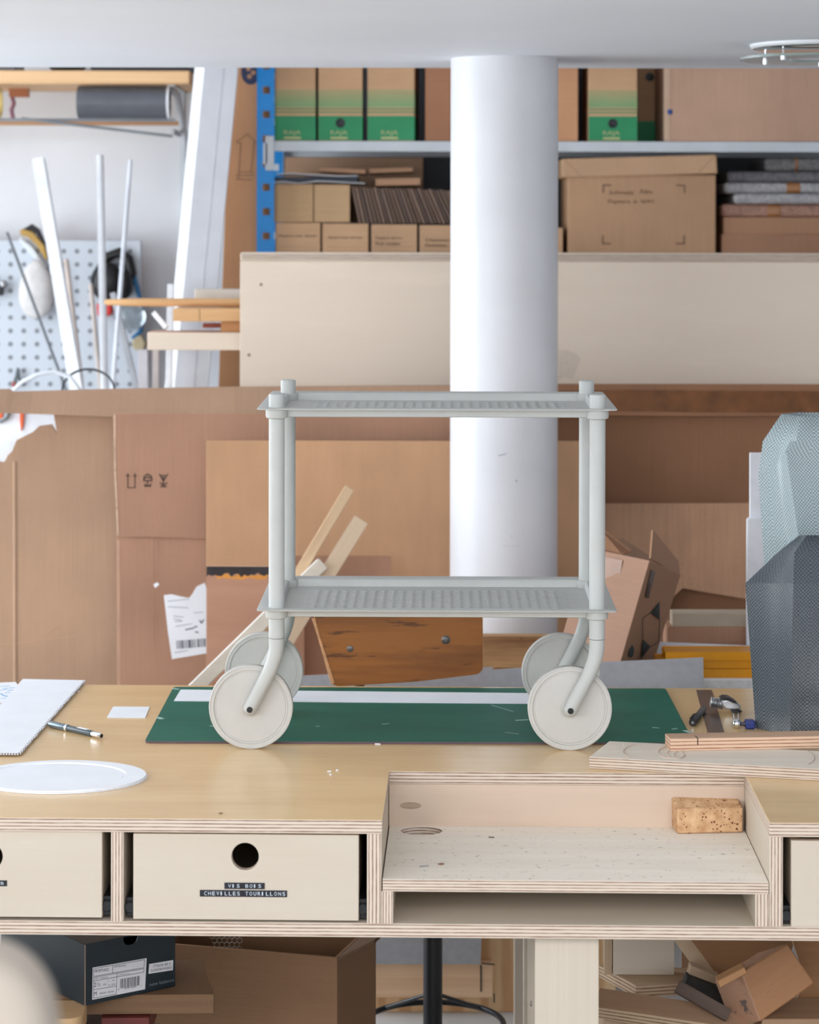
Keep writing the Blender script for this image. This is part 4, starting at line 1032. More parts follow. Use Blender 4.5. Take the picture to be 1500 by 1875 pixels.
side_mark([(.10, .03), (.22, .035), (.26, .14), (.15, .135)], plain('hand_slot', (84, 70, 66), .4), 'hand_slot')
mb = MB().lathe([(0, .0006), (.013, .0006), (.013, 0)], Matrix.Translation(on_side(.2, .355)) @ Matrix.Rotation(R(60), 4, 'Z') @ Matrix.Rotation(PI/2, 4, 'X') , 16); finish(mb, 'printed_dot', BT, tc)
quad([(1080, 1014, 5.352), (1140, 1026, 5.262), (1128, 1100, 5.262), (1060, 1085, 5.352)], .0006, [plain('clear_tape', (164, 128, 108), .5)], 'tape_patch', tc)
# paper stack with yellow folders
bs = tag(finish(boxpx(1283, 1560, 1244, 0, 5.22, 5.50, 2, z0=zT+.0005), 'paper_stack', [PAPER, plain('paper_edge', (214, 212, 210), .8, var=.04, scale=80)], bevel=.003), 'white paper stack on the low table under the yellow folders', 'paper stack')
YEL = plain('yellow_card', (226, 150, 14), .35, var=.06, scale=8)
zy = Z(1244, 5.22)+.001
zz0 = zy
for i, (dx, dy, hgt, lab) in enumerate(((0, .0, .019, 'yellow card folder at the bottom of the folder pile on the paper stack'), (-.012, .004, .018, 'yellow card folder in the middle of the folder pile'), (.004, -.002, .017, 'yellow card folder topmost of the pile beside the dark vase'))):
    x0f = X(1216, 5.24)+dx+.02*(i == 0)
    mb = MB().box((x0f, 5.235+dy, zz0), (x0f+.34, 5.31+dy, zz0+.003), None, 2); mb.box((x0f, 5.31+dy-.004, zz0), (x0f+.34, 5.31+dy, zz0+hgt), None, 2)
    M_ = Matrix.Translation((x0f, 5.235+dy, zz0+.003)) 
    mb.prism([(0, 0), (.34, 0), (.34, hgt-.003), (.05, hgt-.003), (.04, hgt-.005), (0, hgt-.005)], 0, .003, Matrix.Translation((x0f, 5.238+dy, zz0+.003)) @ Matrix.Rotation(PI/2, 4, 'X'))
    mb.box((x0f, 5.24+dy, zz0+hgt-.004), (x0f+.34, 5.31+dy, zz0+hgt-.001), None, 2)
    tag(finish(mb, 'folder', YEL), lab, 'folder', 'yellow folders on the low table'); zz0 += hgt+.0005
wp = [P(1196, 1175, 5.52), P(1215, 1178, 5.52), P(1560, 1192, 5.52), P(1560, 1480, 5.52), P(1196, 1480, 5.52)]
tag(finish(sheet([(1196, 1175), (1560, 1190), (1560, 1470), (1190, 1470)], 5.506, .003), 'white_sheet', [PAPER]), 'white card sheet standing upright behind the yellow folders', 'sheet')
# wide cartons and batten further back on the low table
rc = tag(finish(boxpx(1225, 1560, 1149, 0, 5.535, 5.635, 1, z0=zT+.0005, mi=(0, 0)), 'kraft_carton', card('kraft_rose', (178, 136, 110)), bevel=.002), 'plain rose brown carton behind the upright white sheet', 'carton')
zc2 = Z(1149, 5.535)+.0005
tag(finish(MB().box((X(1233, 5.54), 5.54, zc2), (X(1560, 5.54), 5.60, Z(1122, 5.54)), None, 1), 'cream_batten', [plain('cream_wood', (196, 178, 154), .6)], bevel=.002), 'cream painted batten lying on the rose brown carton', 'batten')
tag(finish(poly_wall([(1108, 922), (1376, 921), (1380, 1099), (1250, 1077), (1225, 1100), (1225, 1540), (1108, 1540)], 6.35, .008), 'ribbed_cardboard', [card('ribbed_card', (190, 148, 118), flute=90, var=.1), KRAFT_E]), 'lighter ribbed cardboard sheet in front of the darkened carton at the right', 'sheet')
tag(finish(sheet([(1368, 951), (1372, 948), (1420, 946), (1420, 1490), (1366, 1490)], 5.511, .012, None, (0, 0)) , 'foam_board', [plain('foam_white', (232, 232, 236), .8)], bevel=.002), 'short white foam board standing left of the pale vase', 'foam board', 'white foam boards')
tag(finish(MB().box((X(1374, 5.524), 5.524, zT+.001), (X(1440, 5.524), 5.534, Z(828, 5.524)), None, 1, None, (0, 0)), 'foam_board', [plain('foam_white', (232, 232, 236))], bevel=.002), 'tall white foam board standing behind the shorter one by the pale vase', 'foam board', 'white foam boards')
# ------------------------------------------------------------------ blue steel shelving
YS = 7.45; YSB = 8.02
BLUE = plain('blue_steel', (0, 140, 218), .45, var=.03)
SHG = plain('shelf_grey', (206, 210, 214), .45, var=.02)
shf = root('steel_shelving', (.6, 7.7, 0), 'blue and grey bolt-free steel shelving full of cardboard boxes', 'shelving')
px0, px1 = X(470, YS), X(502, YS); pw = px1-px0
def post(x0, Y, front=True):
    mb = MB(); pitch = 44.5/F*YS; hh = 13/F*YS; hw = 13/F*YS; z = .1
    zoff = Z(210, YS)
    n0 = int((zoff-.1)/pitch); z = zoff-n0*pitch
    mb.box((x0, Y, 0), (x0+pw*.34, Y+.002, 2.95)); mb.box((x0+pw*.34+hw, Y, 0), (x0+pw, Y+.002, 2.95))
    zprev = 0
    while z < 2.9:
        mb.box((x0+pw*.34, Y, zprev), (x0+pw*.34+hw, Y+.002, z-hh/2)); zprev = z+hh/2; z += pitch
    mb.box((x0+pw*.34, Y, zprev), (x0+pw*.34+hw, Y+.002, 2.95))
    mb.box((x0, Y+.002, 0), (x0+.002, Y+.04, 2.95))
    finish(mb, 'post', BLUE, shf)
post(px0, YS); post(px0, YSB-.05); post(1.75, YS); post(1.75, YSB-.05)
zs = [Z(477, YS), Z(258.5, YS), 2.62, .9, .3]
tth = 19/F*YS
for z in zs:
    mb = MB().box((px1-.002, YS+.003, z-tth), (1.76, YS+.02, z), None, 1); mb.box((px1, YS+.02, z-.008), (1.76, YSB, z), None, 2); mb.box((px1, YSB-.02, z-tth), (1.76, YSB, z-.008), None, 1)
    finish(mb, 'shelf', SHG, shf, .002)
mb = MB(); boxpx(486, 502, 249, 312, YS-.003, YS+.004, 1, mb); boxpx(482, 490, 262, 300, YS-.003, YS-.0005, 1, mb); finish(mb, 'shelf_hook', SHG, shf, .001)
finish(MB().box((px1, YSB-.012, .1), (1.76, YSB-.006, 2.9), None, 1), 'back_panel', plain('shelf_shade_back', (70, 72, 76), .7), shf)  # added dark sheet standing in for the shadowed wall behind the shelves
# upper shelf
zu = zs[1]+.0006; YF1 = YS+.015
GREEN = plain('print_green', (44, 142, 92), .6, var=.03)
GREENL = plain('print_pale_green', (122, 168, 116), .65, var=.03)
def archive(px0, px1, label, hole=False, bot=256, side=0, logo=True, Y=None, yaw=0, ss=1.0):
    Y = Y or YF1
    a = P(px0, bot, Y); b_ = P(px1, bot, Y); wd = b_.x-a.x; h = .335
    M_ = Matrix.Translation((a.x, Y, zu)) @ Matrix.Rotation(yaw, 4, 'Z')
    t = root('archive_box', None, label, 'box', 'green striped archive boxes', M=M_)
    finish(MB().box((0, 0, 0), (wd, .26, h), M_, 1, None, (0, 0)), 'body', card('archive_kraft', (206, 164, 126)), t, .002)
    s_ = F/Y
    def band(y0, y1, m, nm='green_band'):
        z1_, z0_ = (bot-y0)/s_, (bot-y1)/s_
        mb = MB().box((.0004, -.0005, max(z0_, .002)), (wd-.0004, .001, z1_), M_, 1); mb.box((wd-.001, .001, max(z0_, .002)), (wd+.0005, .20, z1_), M_, 0)
        return mb
    mb = band(bot-46*ss, bot-1, GREEN)
    for (u, v) in ((54, 51.5), (60, 57.5)): 
        q = band(bot-u*ss, bot-v*ss, GREEN); o = len(mb.v); mb.v += q.v
        for i in range(len(q.f)): mb.face([k+o for k in q.f[i]], q.uv[i])
    finish(mb, 'green_print', GREEN, t)
    mb = MB()
    k = 62.5
    while k < 95:
        thick = 3.6*(1-(k-62)/50); q = band(bot-(k+thick)*ss, bot-k*ss, GREENL); o = len(mb.v); mb.v += q.v
        for i in range(len(q.f)): mb.face([kk+o for kk in q.f[i]], q.uv[i])
        k += 4.2
    finish(mb, 'pale_print', GREENL, t)
    VM = M_ @ VP_(-.0006)
    if hole:
        x = wd/2 if hole is True else hole*wd; z = 33/s_*ss
        finish(MB().lathe([(0, .0002), (7.6/s_, .0002), (8.2/s_, .0006), (8.8/s_, 0)], VM @ Matrix.Translation((x, z, 0)), 24), 'finger_hole', BLACK, t)
    if logo:
        lw_ = 31/s_; lx = wd/2-lw_/2-(.004 if side == 0 else side)
        mb = MB().text('RAJA', VM @ Matrix.Translation((lx, 9.5/s_, 0)), width=lw_, height=10/s_); mb.box((lx, 3.6/s_, 0), (lx+lw_, 7.6/s_, .0004), VM)
        finish(mb, 'printed_logo', plain('logo_beige', (190, 186, 132), .7), t)
    return t
archive(503, 578, 'green striped archive box against the blue post on the upper shelf', bot=256, side=.008)
archive(583, 664, 'green striped archive box with a finger hole, second from the blue post', hole=True, bot=256)
archive(673, 759, 'green striped archive box without a hole, third from the blue post', bot=257, yaw=R(-3))
archive(1077.5, 1167, 'green striped archive box with a finger hole, right of the column', hole=True, bot=260)
dk = root('archive_box', (X(1192, YS+.3), YS+.3, zu), 'shaded archive box pushed deep beside the large carton on the upper shelf', 'box', 'green striped archive boxes')
finish(boxpx(1168, 1200, 90, 258, YS+.30, YS+.54, 1, z0=zu, mi=(0, 0)), 'body', card('archive_kraft', (206, 164, 126)), dk, .002)
finish(boxpx(1168.4, 1199.6, 222, 257.5, YS+.2995, YS+.302, 1, z0=zu+.002), 'green_print', GREEN, dk)
x_, z_ = pts([(1190, 141)], YS+.2995)[0]; finish(MB().lathe([(0, .0002), (.013, .0002), (.014, 0)], VP_(YS+.2995) @ Matrix.Translation((x_, z_, 0)), 20), 'finger_hole', BLACK, dk)
kbox('kraft_box', 779, 826, 40, 258, YF1, YF1+.35, 'tall red-brown box left of the column on the upper shelf', card('red_kraft', (172, 122, 92)), z0=zu)
kbox('kraft_box', 1000, 1059, 40, 259, YF1, YF1+.35, 'tall tan box showing right of the column on the upper shelf', card('tan_kraft', (202, 150, 112)), z0=zu)
lc = kbox('large_carton', 1218, 1620, 40, 261, YF1, YF1+.40, 'large plain brown carton filling the right of the upper shelf', card('carton_brown', (196, 158, 134)), z0=zu)
finish(boxpx(1217.6, 1228, 40, 260.5, YF1-.001, YF1+.05, 1, z0=zu+.001), 'corner_fold', card('corner_fold', (204, 172, 146)), lc, .001)
x_, z_ = pts([(1227, 205)], YF1-.0012)[0]; finish(MB().lathe([(0, .0004), (4.5/F*YS, .0004), (5/F*YS, 0)], VP_(YF1-.0012) @ Matrix.Translation((x_, z_, 0)), 16), 'blue_dot', plain('blue_dot', (30, 70, 140), .6), lc)
# lower shelf
zl_ = zs[0]+.0006
names = ('first', 'second', 'third', 'fourth')
for i, (a, b_, txt, tx, ty, tw) in enumerate(((504, 587, ['Papiers mes. dessin'], 511, 435, 68), (590.5, 675, ['Papiers mes. formes'], 601, 438, 62), (680, 764, ['Papiers divers', 'Pads couleur'], 688, 439, 48), (768.5, 852, ['Chemises  A4', 'Pochettes  div.'], 779, 442, 62))):
    o = kbox('small_kraft_box', a, b_, 408+i*1.5, 474, YF1, YF1+.30, 'small handwritten kraft box in the bottom row, %s from the blue post' % names[i], card('box_tan', (206, 166, 130)), group='handwritten boxes on the lower shelf', z0=zl_)
    for j, t in enumerate(txt): wtext(o, t, tx, ty+j*9.5, tw*(1 if j == 0 else .94), YF1-.0006, h_px=5.5)
    lines(o, [((a+8, 445+7*k), (b_-8, 445+7*k)) for k in range(1, 3)], YF1, .0012, 'printed_rule', plain('rule', (176, 140, 112), .8))
zrow = Z(408, YF1)+.001; zrow2 = Z(410, YF1)
kbox('small_kraft_box', 500, 574, 337, 408, YF1+.005, YF1+.30, 'plain kraft box standing on the handwritten boxes, next to the blue post', card('box_tan2', (200, 164, 124)), group='plain boxes on the lower shelf', z0=zrow)
kbox('small_kraft_box', 575.5, 641, 338, 408, YF1+.005, YF1+.30, 'plain kraft box standing on the handwritten boxes, right of its twin', card('box_tan3', (206, 170, 130)), group='plain boxes on the lower shelf', z0=zrow)
kbox('small_kraft_box', 985, 1031, 417, 474, YF1, YF1+.3, 'small kraft box peeking out right of the column on the lower shelf', card('box_tan', (206, 166, 130)), z0=zl_)
kbox('flat_carton', 522, 775, 288, 345, YS+.34, YS+.40, 'flat brown carton standing at the back above the paper pile', KRAFT, z0=zrow)
# tilted stack of cardboard sheets: each sheet its own object
cols = [(128, 106, 92), (146, 122, 106), (112, 94, 84), (138, 116, 104), (120, 100, 86)]
lab = ['lean left against the kraft boxes', 'second in the slanted row']
zb0 = Z(411.5, YF1)+.001
ns = 28
for i in range(ns):
    a = 650+i*(196/ns); h = 70-.2*i; sl = 12+i*.55
    top, bot = (a-sl*.55, 412-h), (a+sl*.6, 411.3)
    w_ = 4.6
    p4 = pts([(top[0], top[1]+(i % 3)), (top[0]+w_, top[1]+(i % 3)), (bot[0]+w_, bot[1]), bot], YF1+.01+.003*(i % 4))
    lo = min(q[1] for q in p4); p4 = [(x, z if z > lo+.02 else zb0+.003) for x, z in p4]
    ob = finish(MB().prism(p4, -.26, 0, VP_(YF1+.01+.003*(i % 4))), 'cardboard_sheet', [card('sheet_grey%d' % (i % 5), cols[i % 5])])
    tag(ob, 'grey-brown cardboard sheet in the slanted row above the handwritten boxes', 'cardboard sheet', 'slanted cardboard sheets on the lower shelf')
pp = P(502, 338, YF1)
def curved_paper(name, px, Y0, Y1, m, label):
    mb = MB(); a = [P(x, y, Y0) for x, y in px]; n = len(a)
    o = mb.add(a+[v+Vector((0, Y1-Y0, 0)) for v in a]+[v-Vector((0, 0, .002)) for v in a]+[v+Vector((0, Y1-Y0, -.002)) for v in a])
    for i in range(n-1):
        mb.face([o+i, o+i+1, o+n+i+1, o+n+i], None, 0, True); mb.face([o+2*n+i, o+3*n+i, o+3*n+i+1, o+2*n+i+1], None, 0, True); mb.face([o+i, o+2*n+i, o+2*n+i+1, o+i+1]); mb.face([o+n+i, o+n+i+1, o+3*n+i+1, o+3*n+i])
    mb.face([o, o+n, o+3*n, o+2*n]); mb.face([o+n-1, o+3*n-1, o+4*n-1, o+2*n-1])
    return tag(finish(mb, name, m), label, 'paper', 'loose papers on the lower shelf')
curved_paper('loose_paper', [(500, 333), (520, 332), (546, 335), (580, 331), (630, 333), (668, 335)], YF1-.01, YF1+.25, PAPER, 'white paper lying lowest on the two plain kraft boxes')
tag(finish(boxpx(503, 655, 324, 332, YF1+.02, YF1+.26, 2), 'dark_folder', [plain('dark_folder', (52, 58, 68), .5)], bevel=.001), 'dark grey folder between white papers on the lower shelf', 'folder')
curved_paper('loose_paper', [(506, 318), (540, 317), (580, 320), (620, 322), (655, 321)], YF1, YF1+.22, PAPER, 'white paper lying on the dark folder on the lower shelf')
def flatk(p0, p1, ya, yb, Y0, Y1, label, m, tilt=0):
    a, b_ = P(p0, yb, Y0), P(p1, ya, Y0)
    M_ = Matrix.Translation((a.x, Y0, a.z)) @ Matrix.Rotation(R(tilt), 4, 'Y')
    return tag(finish(MB().box((0, 0, 0), (b_.x-a.x, Y1-Y0, b_.z-a.z), M_, 2), 'cardboard_piece', [m, KRAFT_E], bevel=.001), label, 'cardboard piece', 'cardboard pieces over the papers')
flatk(584, 670, 306, 314, YF1+.03, YF1+.25, 'tilted cardboard piece lying over the white papers', KRAFT_D, 3)
flatk(688, 770, 327, 340, YF1+.01, YF1+.25, 'thick flat cardboard piece on the slanted sheets', KRAFT_D, -1)
flatk(676, 756, 309, 317, YF1+.04, YF1+.25, 'thin folded cardboard piece on the thick flat one', KRAFT, -2)
# lidded archive box
bb_ = root('lidded_box', (X(1175, YF1), YF1+.17, zl_), 'big lidded cardboard archive box with handwriting right of the column', 'box')
finish(boxpx(1040, 1311, 320, 474, YF1, YF1+.36, 1, z0=zl_, mi=(0, 0)), 'body', card('lid_box', (194, 154, 120)), bb_, .003)
Yli = YF1-.008
mb = MB().prism(pts([(1029, 291), (1312, 283), (1314, 318), (1285, 318.5), (1030, 325)], Yli), -.375, 0, VP_(Yli), (0, 0)); lid = finish(mb, 'lid', card('lid_top', (198, 160, 126)), bb_, .003)
lines(lid, [((1035, 293), (1066, 324)), ((1311, 284), (1278, 317))], Yli, .0012, 'fold_line', plain('fold_line', (150, 112, 84), .8))
CM = plain('corner_mark', (128, 100, 78), .8)
lines(bb_, [((1105, 339), (1119, 339)), ((1105, 339), (1105, 352)), ((1239, 339), (1254, 340)), ((1254, 340), (1254, 353)), ((1104, 432), (1104, 446)), ((1104, 446), (1118, 446)), ((1253, 432), (1253, 446)), ((1253, 446), (1239, 446))], YF1, .005, 'corner_mark', CM)
HW = plain('pencil_brown', (112, 86, 66), .8)
wtext(bb_, 'Schmalz', 1115, 356, 45, YF1-.0005, h_px=7.5, m=HW); wtext(bb_, 'Film', 1172, 355, 22, YF1-.0005, h_px=8, m=HW)
wtext(bb_, 'Papiers', 1113, 374, 40, YF1-.0005, h_px=8.5, m=HW); wtext(bb_, 'a', 1160, 372, 6, YF1-.0005, h_px=5, m=HW); wtext(bb_, 'spec', 1173, 373, 24, YF1-.0005, h_px=7, m=HW)
# right-hand stack
kbox('flat_kraft_box', 1322, 1620, 430, 474, YF1+.01, YF1+.35, 'flat kraft box at the bottom of the stack right of the lidded box', card('flat_kraft', (176, 132, 104)), group='flat boxes right of the lidded box', z0=zl_)
kbox('flat_kraft_box', 1325, 1620, 398.5, 429.7, YF1+.02, YF1+.35, 'flat kraft box second from the bottom, right of the lidded box', card('flat_kraft2', (182, 138, 108)), group='flat boxes right of the lidded box')
BW = plain('bubble_wrap', (176, 172, 172), .22, var=.12, scale=90, bump=.9)
BW2 = plain('bubble_wrap_brown', (176, 132, 112), .22, var=.12, scale=90, bump=.9)
def wrap(p0, p1, ya, yb, Y0, m, label, tape):
    o = tag(finish(boxpx(p0, p1, ya, yb, Y0, Y0+.3, 1, mi=(0, 0)), 'wrapped_parcel', m, bevel=.012, seg=4), label, 'parcel', 'bubble-wrapped parcels on the lower shelf')
    if tape: finish(boxpx(tape[0], tape[1], ya-.5, yb+.5, Y0-.0008, Y0+.301, 1), 'tape', plain('parcel_tape', (168, 112, 66), .3), o, .012, 4)
wrap(1322, 1620, 374, 398, YF1+.02, BW2, 'brownish bubble-wrapped parcel lying on the flat kraft boxes', (1401, 1435))
wrap(1344, 1620, 355, 373.6, YF1+.005, BW, 'long thin bubble-wrapped roll in the front of the parcels', None)
wrap(1326, 1620, 335, 354.6, YF1+.03, BW, 'grey bubble-wrapped parcel with brown tape, third from the top of the parcels', (1436, 1471))
wrap(1332, 1620, 314, 334.6, YF1+.05, plain('bubble_wrap_dark', (116, 112, 114), .22, var=.15, scale=90, bump=.9), 'darker bubble-wrapped parcel near the top of the stack', None)
wrap(1400, 1620, 289, 313.6, YF1+.07, plain('bubble_wrap_mid', (132, 128, 128), .22, var=.15, scale=90, bump=.9), 'bubble-wrapped parcel topmost of the stack under the upper shelf', (1452, 1466))

# ------------------------------------------------------------------ left end: wall, plank shelf, pipe, tubes, pegboard
YWL = YF_
# plank shelf
Yp0 = 7.66
ws = root('wall_shelf', (X(150, Yp0), 7.9, Z(155, Yp0)), 'pine plank wall shelf with grey steel brackets at the upper left', 'shelf')
zps, zpt = Z(154.5, Yp0), Z(130, Yp0)
finish(MB().box((-1.75, Yp0, zps), (X(347, Yp0), YWL-.001, zpt), None, 2, 0, (0, 0)), 'plank', wood('pine_plank', (240, 198, 150), (206, 150, 100), .6, 12, .5), ws, .004)
xb = X(318, 7.8)
for xx in (xb, -1.55):
    mb = MB().box((xx-.006, YWL-.006, zps-.42), (xx+.006, YWL, zps-.001), None, 0); mb.tube([(xx, Yp0+.06, zps-.012), (xx+.014, Yp0+.12, zps-.03), (xx+.022, YWL-.16, zps-.16), (xx+.016, YWL-.05, zps-.30), (xx, YWL-.01, zps-.41)], .011, 10)
    mb.box((xx-.012, Yp0+.04, zps-.006), (xx+.012, YWL, zps-.0005), None, 2)
    mb.box((xx-.004, Yp0+.1, zps-.150), (xx+.004, YWL-.001, zps-.132), None, 0)
    finish(mb, 'bracket', SHG, ws)
zrail = zps-.114
mb = MB().tube([(-1.6, 7.715, zrail+.006), (X(322, 7.75), 7.715, zrail+.006)], .005, 10)
finish(mb, 'steel_rail', GREYM, ws)
mb = MB().box((-1.6, 7.95, zrail), (X(322, 7.75), 7.975, zrail+.014), None, 1, 0, (0, 0))
finish(mb, 'rail', wood('rail_pine', (196, 150, 110), (160, 110, 74), .6, 30, .5), ws)
rp = .0495; zpipe = zrail+.0115+rp
A, B = Vector((X(143, 7.715), 7.715, zpipe)), Vector((X(309, 7.715), 7.715, zpipe))
pi_ = root('plastic_pipe', (0, 0, 0), 'short dark grey plastic pipe lying under the plank shelf', 'pipe', M=Matrix.Translation(((A.x+B.x)/2, 7.715, zpipe-rp)))
mb = MB(); q = (B-A).length; Mx = Matrix.Translation(A) @ Matrix.Rotation(PI/2, 4, 'Y')
mb.lathe([(rp-.004, 0), (rp, 0), (rp, q), (rp-.004, q), (rp-.004, 0)], Mx, 48); finish(mb, 'tube', plain('pvc_grey', (92, 94, 100), .3), pi_)
mb = MB().lathe([(rp+.0012, q-.004), (rp+.0012, q+.003), (rp-.004, q+.003), (rp-.004, q-.004)], Mx, 48, closed=True); finish(mb, 'end_ring', PAPER, pi_)
rt = X(3, 7.80)
mb = MB().lathe([(.036, -.022), (.048, -.022), (.048, .022), (.036, .022)], Matrix.Translation((rt-.012, 7.715, zrail+.0115+.048)) @ Matrix.Rotation(PI/2, 4, 'Y'), 40, closed=True)
tag(finish(mb, 'tape_roll', plain('tape_roll', (226, 202, 132), .5)), 'yellowish tape roll standing on edge under the plank shelf', 'tape roll')
tag(finish(MB().box((X(14, 7.90), 7.92, Z(178, 7.9)), (X(49, 7.9), 7.955, Z(162, 7.9)), None, 1, 0, (0, 0)), 'wood_peg', wood('peg_brown', (176, 110, 72), (130, 76, 46), .6, 20, .5)), 'short brown wooden peg beside the tape roll under the shelf', 'peg')
p0 = P(22, 178, 7.93); 
mb = MB().tube([p0, p0+Vector((.006, 0, -.02)), p0+Vector((-.002, 0, -.04)), Vector((p0.x+.002, 7.94, zrail+.016))], .007, 10); tag(finish(mb, 'cable_loop', plain('cable_red', (150, 100, 116), .5)), 'bit of red and blue cable hanging by the brown peg', 'cable')
A, B = P(30, 209, 7.75), P(316, 250.5, 7.75); 
mb = MB().tube([P(40, 217, 7.70), P(316, 249.5, 7.70)], .0048, 10); tag(finish(mb, 'steel_rod', plain('rod_steel', (140, 146, 150), .4, metal=.6)), 'thin grey steel rod hanging aslant below the pipe', 'rod')
tag(finish(MB().box((X(165, 7.72), 7.72, zpt+.0005), (X(344, 7.72), 7.98, zpt+.14), None, 1), 'storage_case', [plain('case_navy', (28, 34, 46), .5)], bevel=.006, seg=3), 'dark navy case lying on the plank shelf', 'case')
mb = MB().lathe([(0, 0), (.035, 0), (.055, .012), (.06, .03), (.055, .06), (0, .06)], Matrix.Translation((X(122, 7.78), 7.80, zpt+.0005)), 32); tag(finish(mb, 'black_bowl', BLACK), 'black bowl on the plank shelf left of the navy case', 'bowl')
tag(finish(MB().box((X(-40, 7.72), 7.72, zpt+.0005), (X(28, 7.72), 7.9, zpt+.09), None, 1), 'grey_case', [plain('case_grey', (110, 110, 112), .6)], bevel=.004), 'grey case at the left end on the plank shelf', 'case')

# long white carton and tall brown cardboard leaning at the shelving
Yw = 7.28
wc = root('long_white_carton', (X(340, Yw), Yw, 0), 'long narrow white carton leaning between the wall and the blue shelving', 'carton')
dxs = -(355-301)/(708-122)
def lean_px(xt, y): return xt+(y-122)*dxs
mb = MB(); 
t0, t1 = pts([(369, 60)], Yw)[0][0], pts([(441, 60)], Yw)[0][0]; zt2 = Z(60, Yw)
def pl(xp, z, Y): 
    y = CY-(z-CZ)*F/Yw; return Vector((X(xp+(y-122)*dxs, Yw), Y, z))
f8 = [pl(373, zt2, Yw), pl(437, zt2, Yw), pl(437, .001, Yw), pl(373, .001, Yw)]; b8 = [v+Vector((-.035, .085, 0)) for v in f8]
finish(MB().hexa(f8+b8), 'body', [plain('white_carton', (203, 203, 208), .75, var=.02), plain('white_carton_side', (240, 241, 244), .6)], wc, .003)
mb = MB().tube([pl(409, zt2, Yw-.0005), pl(409, .001, Yw-.0005)], .0008, 6); finish(mb, 'seam', plain('carton_seam', (196, 196, 204), .7), wc)
mb = MB().tube([pl(374, Z(369, Yw), Yw-.0004), pl(436, Z(369, Yw), Yw-.0004)], .0006, 6); finish(mb, 'joint_line', plain('carton_seam', (196, 196, 204)), wc)
Ybr = 7.50
tb = root('tall_cardboard', (X(430, Ybr), Ybr, 0), 'tall brown cardboard sheet with a printed arrow beside the blue post', 'cardboard')
finish(MB().prism([(X(372, Ybr), .001), (X(497, Ybr), .001), (X(497, Ybr), Z(40, Ybr)), (X(424, Ybr), Z(40, Ybr))], -.02, 0, VP_(Ybr)), 'panel', [card('tall_kraft', (190, 138, 98)), KRAFT_E], tb, .002)
PG = plain('arrow_print', (140, 100, 72), .8)
lines(tb, [((437, 328), (441, 262)), ((441, 262), (433, 260)), ((433, 260), (453, 245)), ((453, 245), (468, 260)), ((468, 260), (465, 262)), ((465, 262), (460, 313)), ((440, 315), (463, 315)), ((432, 321), (465, 321)), ((432, 328), (462, 329))], Ybr, .003, 'printed_arrow', PG)
x_, z_ = pts([(459, 132)], Ybr)[0]
finish(MB().lathe([(0, .0006), (.038, .0006), (.038, 0)], VP_(Ybr) @ Matrix.Translation((x_, z_, 0)) @ Matrix.Diagonal((.75, 1, 1, 1)), 24), 'printed_roundel', plain('roundel_blue', (52, 56, 80), .8), tb)
mb = MB()
for a, b_ in ((455, 126), (464, 133), (457, 140)):
    xx, zz = pts([(a, b_)], Ybr)[0]; mb.lathe([(0, .0010), (.007, .0010), (.007, .0006)], VP_(Ybr) @ Matrix.Translation((xx, zz, 0)), 10)
finish(mb, 'roundel_cutout', card('tall_kraft', (190, 138, 98)), tb)

# pegboard
Ypg = 7.98
PEG, nt, b = newmat('pegboard_grey'); b.inputs['Roughness'].default_value = .45
uvn = N(nt, 'ShaderNodeTexCoord').outputs['UV']
mp = N(nt, 'ShaderNodeMapping'); mp.inputs['Scale'].default_value = (23.7, 23.7, 1); L(nt, uvn, mp.inputs[0])
fr_ = N(nt, 'ShaderNodeVectorMath', operation='FRACTION'); L(nt, mp.outputs[0], fr_.inputs[0])
ds = N(nt, 'ShaderNodeVectorMath', operation='DISTANCE'); ds.inputs[1].default_value = (.5, .5, 0); L(nt, fr_.outputs[0], ds.inputs[0])
sp_ = N(nt, 'ShaderNodeSeparateXYZ')
rr_ = ramp(nt, ds.outputs['Value'], [(.17, lin((130, 134, 140))), (.2, lin((206, 212, 220)))]); L(nt, rr_.outputs[0], b.inputs['Base Color'])
pz0, pz1 = Z(760, Ypg), Z(441, Ypg)
mb = MB().prism([(-1.8, pz0), (X(258, Ypg), pz0), (X(258, Ypg), pz1), (-1.8, pz1)], -.02, 0, VP_(Ypg))
pg = tag(finish(mb, 'pegboard', [PEG, plain('peg_edge', (180, 186, 194), .5)], bevel=.002), 'pale grey perforated tool board on the left wall', 'pegboard')
mb = MB(); 
finish(MB().box((-1.7, Ypg+.02, pz0+.1), (X(240, Ypg), YWL-.001, pz0+.14)).box((-1.7, Ypg+.02, pz1-.14), (X(240, Ypg), YWL-.001, pz1-.1)), 'batten', PINE, pg)
# tools on the board
Yt = Ypg-.0205
br = root('scrub_brush', P(62, 500, Yt), 'brush with black bristles and yellow wood back hung on the tool board', 'brush')
finish(sheet([(36, 421), (42, 419), (60, 424), (82, 450), (88, 478), (82, 474), (66, 448), (50, 434), (37, 430)], Yt, .02), 'back', [plain('brush_wood', (190, 150, 76), .5)], br, .004)
finish(sheet([(41, 420), (58, 410), (72, 420), (84, 448), (84, 455), (66, 428)], Yt+.002, .018), 'bristles', [plain('bristles', (48, 46, 48), .9, var=.4, scale=200)], br)
finish(sheet([(34, 432), (40, 436), (58, 450), (74, 472), (88, 490), (84, 494), (66, 478), (50, 458), (36, 442)], Yt, .02), 'handle', [plain('brush_white', (228, 232, 236), .4)], br, .005)
mb = MB().tube([P(84, 490, Yt), P(92, 520, Yt), P(86, 545, Yt)], .005, 8); finish(mb, 'hanging_cord', BLACK, br)
def blob(name, px, Y, t, m, label, cat, bevel=.02):
    return tag(finish(sheet(px, Y, t, None, (0, 0)), name, m, bevel=bevel, seg=5, ang=60), label, cat)
c_ = P(66, 530, Ypg-.045)
